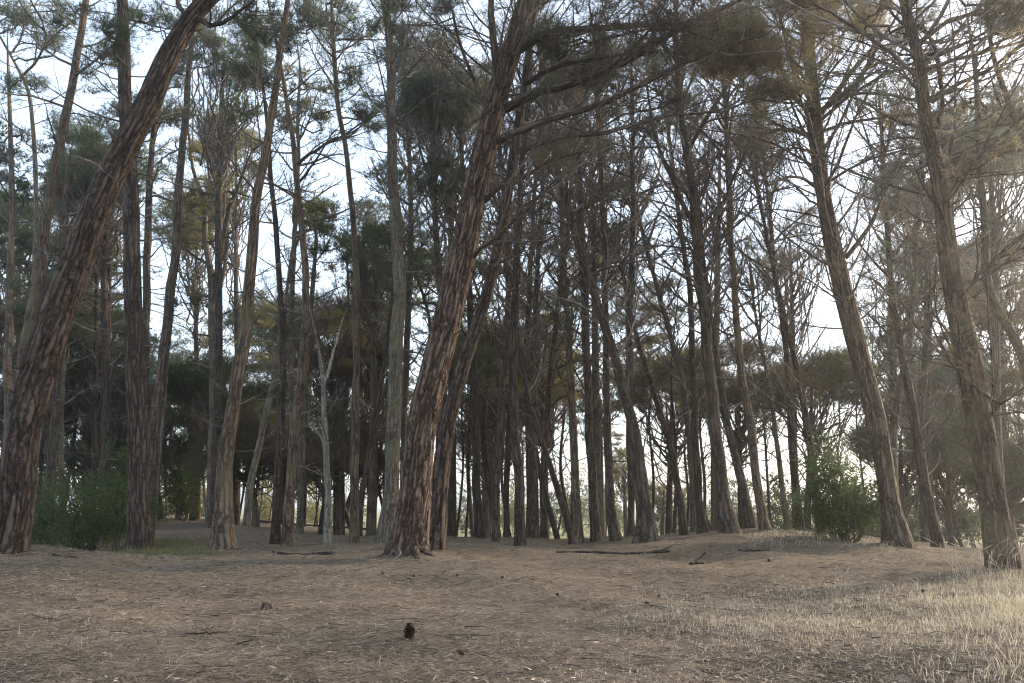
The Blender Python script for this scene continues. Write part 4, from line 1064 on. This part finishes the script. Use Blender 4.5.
stick([[(272, 554, 3), (290, 555, 4), (312, 556, 4), (334, 558, 3)], [(300, 556, 2), (318, 553, 2), (335, 552, 1.5)]], 'dark dead branch lying at the feet of the mossy pair')
stick([[(250, 521, 5), (290, 525, 6), (330, 528, 6), (372, 530, 5)]], 'fallen log across the back of the hollow', 'fallen_log', .06)
stick([[(52, 558, 2), (66, 560, 2.5), (78, 562, 2)]], 'small stick in front of the left shrub')
stick([[(236, 644, 2), (252, 640, 2), (262, 637, 1.5)]], 'tiny twig on the bare floor left of the large cone', 'twig', .012)
stick([[(180, 634, 1.5), (205, 633, 2), (232, 635, 1.5)]], 'slender flat twig in the left foreground', 'twig', .012)

b = spot(267, 609)
st = empty('tree_stump', tuple(b), 'small dark cut stump standing alone on the left slope', 'stump')
mb = MB(); hgt_, r_ = .055, .06
mb.tube(np.array([b + [0, 0, -.05], b + [0, 0, .01], b + [0, 0, .035], b + [.004, 0, hgt_]]), [r_ * 1.3, r_ * 1.12, r_, r_ * .96], 14, cap=False); mb.build('stump_bark', BARK['dark'], st)
mb = MB(); mb.tube(np.array([b + [.004, 0, hgt_ - .02], b + [.004, 0, hgt_ - .002]]), [r_ * .93, r_ * .93], 14); mb.build('cut_face', BARK['rough'], st)

# roots of the central pine
cen = P(409, 556, 13); zc = gz(cen[0], cen[1])
croot = [o for o in COL.objects if o.get('label', '').startswith('thick pine with red')][0]
for a, L in ((-2.6, .55), (-1.95, .7), (-1.2, .75), (-.5, .6), (3.0, .5), (-1.55, .5)):
    d = np.array([math.cos(a), math.sin(a), 0])
    pts = []
    for f, rr in ((.12, .11), (.3, .10), (.55, .075), (.8, .05), (1.1, .02)):
        q = cen + d * (L * f + .1) + np.array([rng.normal() * .03, rng.normal() * .03, 0])
        pts.append([q[0], q[1], gz(q[0], q[1]) + .16 * (1 - f) ** 2 - .02 - .05 * f, rr * .75])
    mb = MB(); sp_ = smooth_path(np.array(pts), 12); mb.tube(sp_[:, :3], sp_[:, 3], 9); mb.build('root', BARK['rough'], croot)

# ------------------------------------------------------------------ light haze in the air of the wood
hz = MB()
X0, X1, Y0, Y1, Z0, Z1 = -1300, 1300, -120, 1600, gzv.min() - 1.0, 24.0
hv = np.array([(x_, y_, z_) for z_ in (Z0, Z1) for y_ in (Y0, Y1) for x_ in (X0, X1)])
hz.add(hv, quads=[(0, 2, 3, 1), (4, 5, 7, 6), (0, 1, 5, 4), (2, 6, 7, 3), (0, 4, 6, 2), (1, 3, 7, 5)])
hm, nt, out = new_mat('haze')
pv = N(nt, 'ShaderNodeVolumePrincipled'); pv.inputs['Color'].default_value = (.96, .97, 1, 1); pv.inputs['Density'].default_value = .0011; pv.inputs['Anisotropy'].default_value = .7
nt.links.new(pv.outputs[0], out.inputs['Volume'])
tag(hz.build('haze', hm, smooth=False), 'thin pale haze hanging in the wood', kind='stuff')

# ------------------------------------------------------------------ camera, light, world
cam = bpy.data.cameras.new('camera'); co = bpy.data.objects.new('camera', cam); COL.objects.link(co)
co.location = (0, 0, CH); co.rotation_euler = (math.pi / 2 + PITCH, 0, 0)
cam.sensor_width = 36; cam.lens = F / 1024 * 36; cam.clip_start = .1; cam.clip_end = 10000
S.camera = co

SUN_AZ, SUN_EL = R(62), R(22)      # azimuth to the right of the view direction
sun = bpy.data.lights.new('sun', 'SUN'); sun.energy = 2.3; sun.angle = R(12); sun.color = (1, .84, .62)
so = bpy.data.objects.new('sun', sun); COL.objects.link(so)
sd = Vector((math.sin(SUN_AZ) * math.cos(SUN_EL), math.cos(SUN_AZ) * math.cos(SUN_EL), math.sin(SUN_EL)))
so.rotation_euler = (-sd).to_track_quat('-Z', 'Y').to_euler()
w = bpy.data.worlds.new('World'); S.world = w; w.use_nodes = True
nt = w.node_tree; nt.nodes.clear()
sky = nt.nodes.new('ShaderNodeTexSky'); sky.sky_type = 'NISHITA'; sky.sun_disc = False
sky.sun_elevation = SUN_EL; sky.sun_rotation = SUN_AZ; sky.air_density = 1.0; sky.dust_density = 2.0; sky.ozone_density = 1.0
bg = nt.nodes.new('ShaderNodeBackground'); bg.inputs['Strength'].default_value = .15
ow = nt.nodes.new('ShaderNodeOutputWorld'); # thin high cloud veils the sky
wtc = nt.nodes.new('ShaderNodeTexCoord'); wmp = nt.nodes.new('ShaderNodeMapping'); wmp.inputs['Scale'].default_value = (1, 1, 3.2)
nt.links.new(wtc.outputs['Generated'], wmp.inputs['Vector'])
wn = nt.nodes.new('ShaderNodeTexNoise'); wn.inputs['Scale'].default_value = 1.7; wn.inputs['Detail'].default_value = 6.0; nt.links.new(wmp.outputs[0], wn.inputs['Vector'])
wr = nt.nodes.new('ShaderNodeMapRange'); wr.inputs[1].default_value = .3; wr.inputs[2].default_value = .7; wr.inputs[3].default_value = .35; wr.inputs[4].default_value = .75; nt.links.new(wn.outputs['Fac'], wr.inputs[0])
wm = nt.nodes.new('ShaderNodeMix'); wm.data_type = 'RGBA'; wm.inputs[7].default_value = (2.45, 2.8, 3.15, 1)
nt.links.new(wr.outputs[0], wm.inputs[0]); nt.links.new(sky.outputs[0], wm.inputs[6]); nt.links.new(wm.outputs[2], bg.inputs[0]); nt.links.new(bg.outputs[0], ow.inputs[0])

vs = S.view_settings; vs.view_transform = 'Standard'; vs.look = 'None'; vs.exposure = 1.9; vs.gamma = 1; vs.use_curve_mapping = False
S.cycles.use_denoising = True; S.cycles.filter_width = 1.15; S.cycles.max_bounces = 6; S.cycles.diffuse_bounces = 4; S.cycles.transmission_bounces = 4
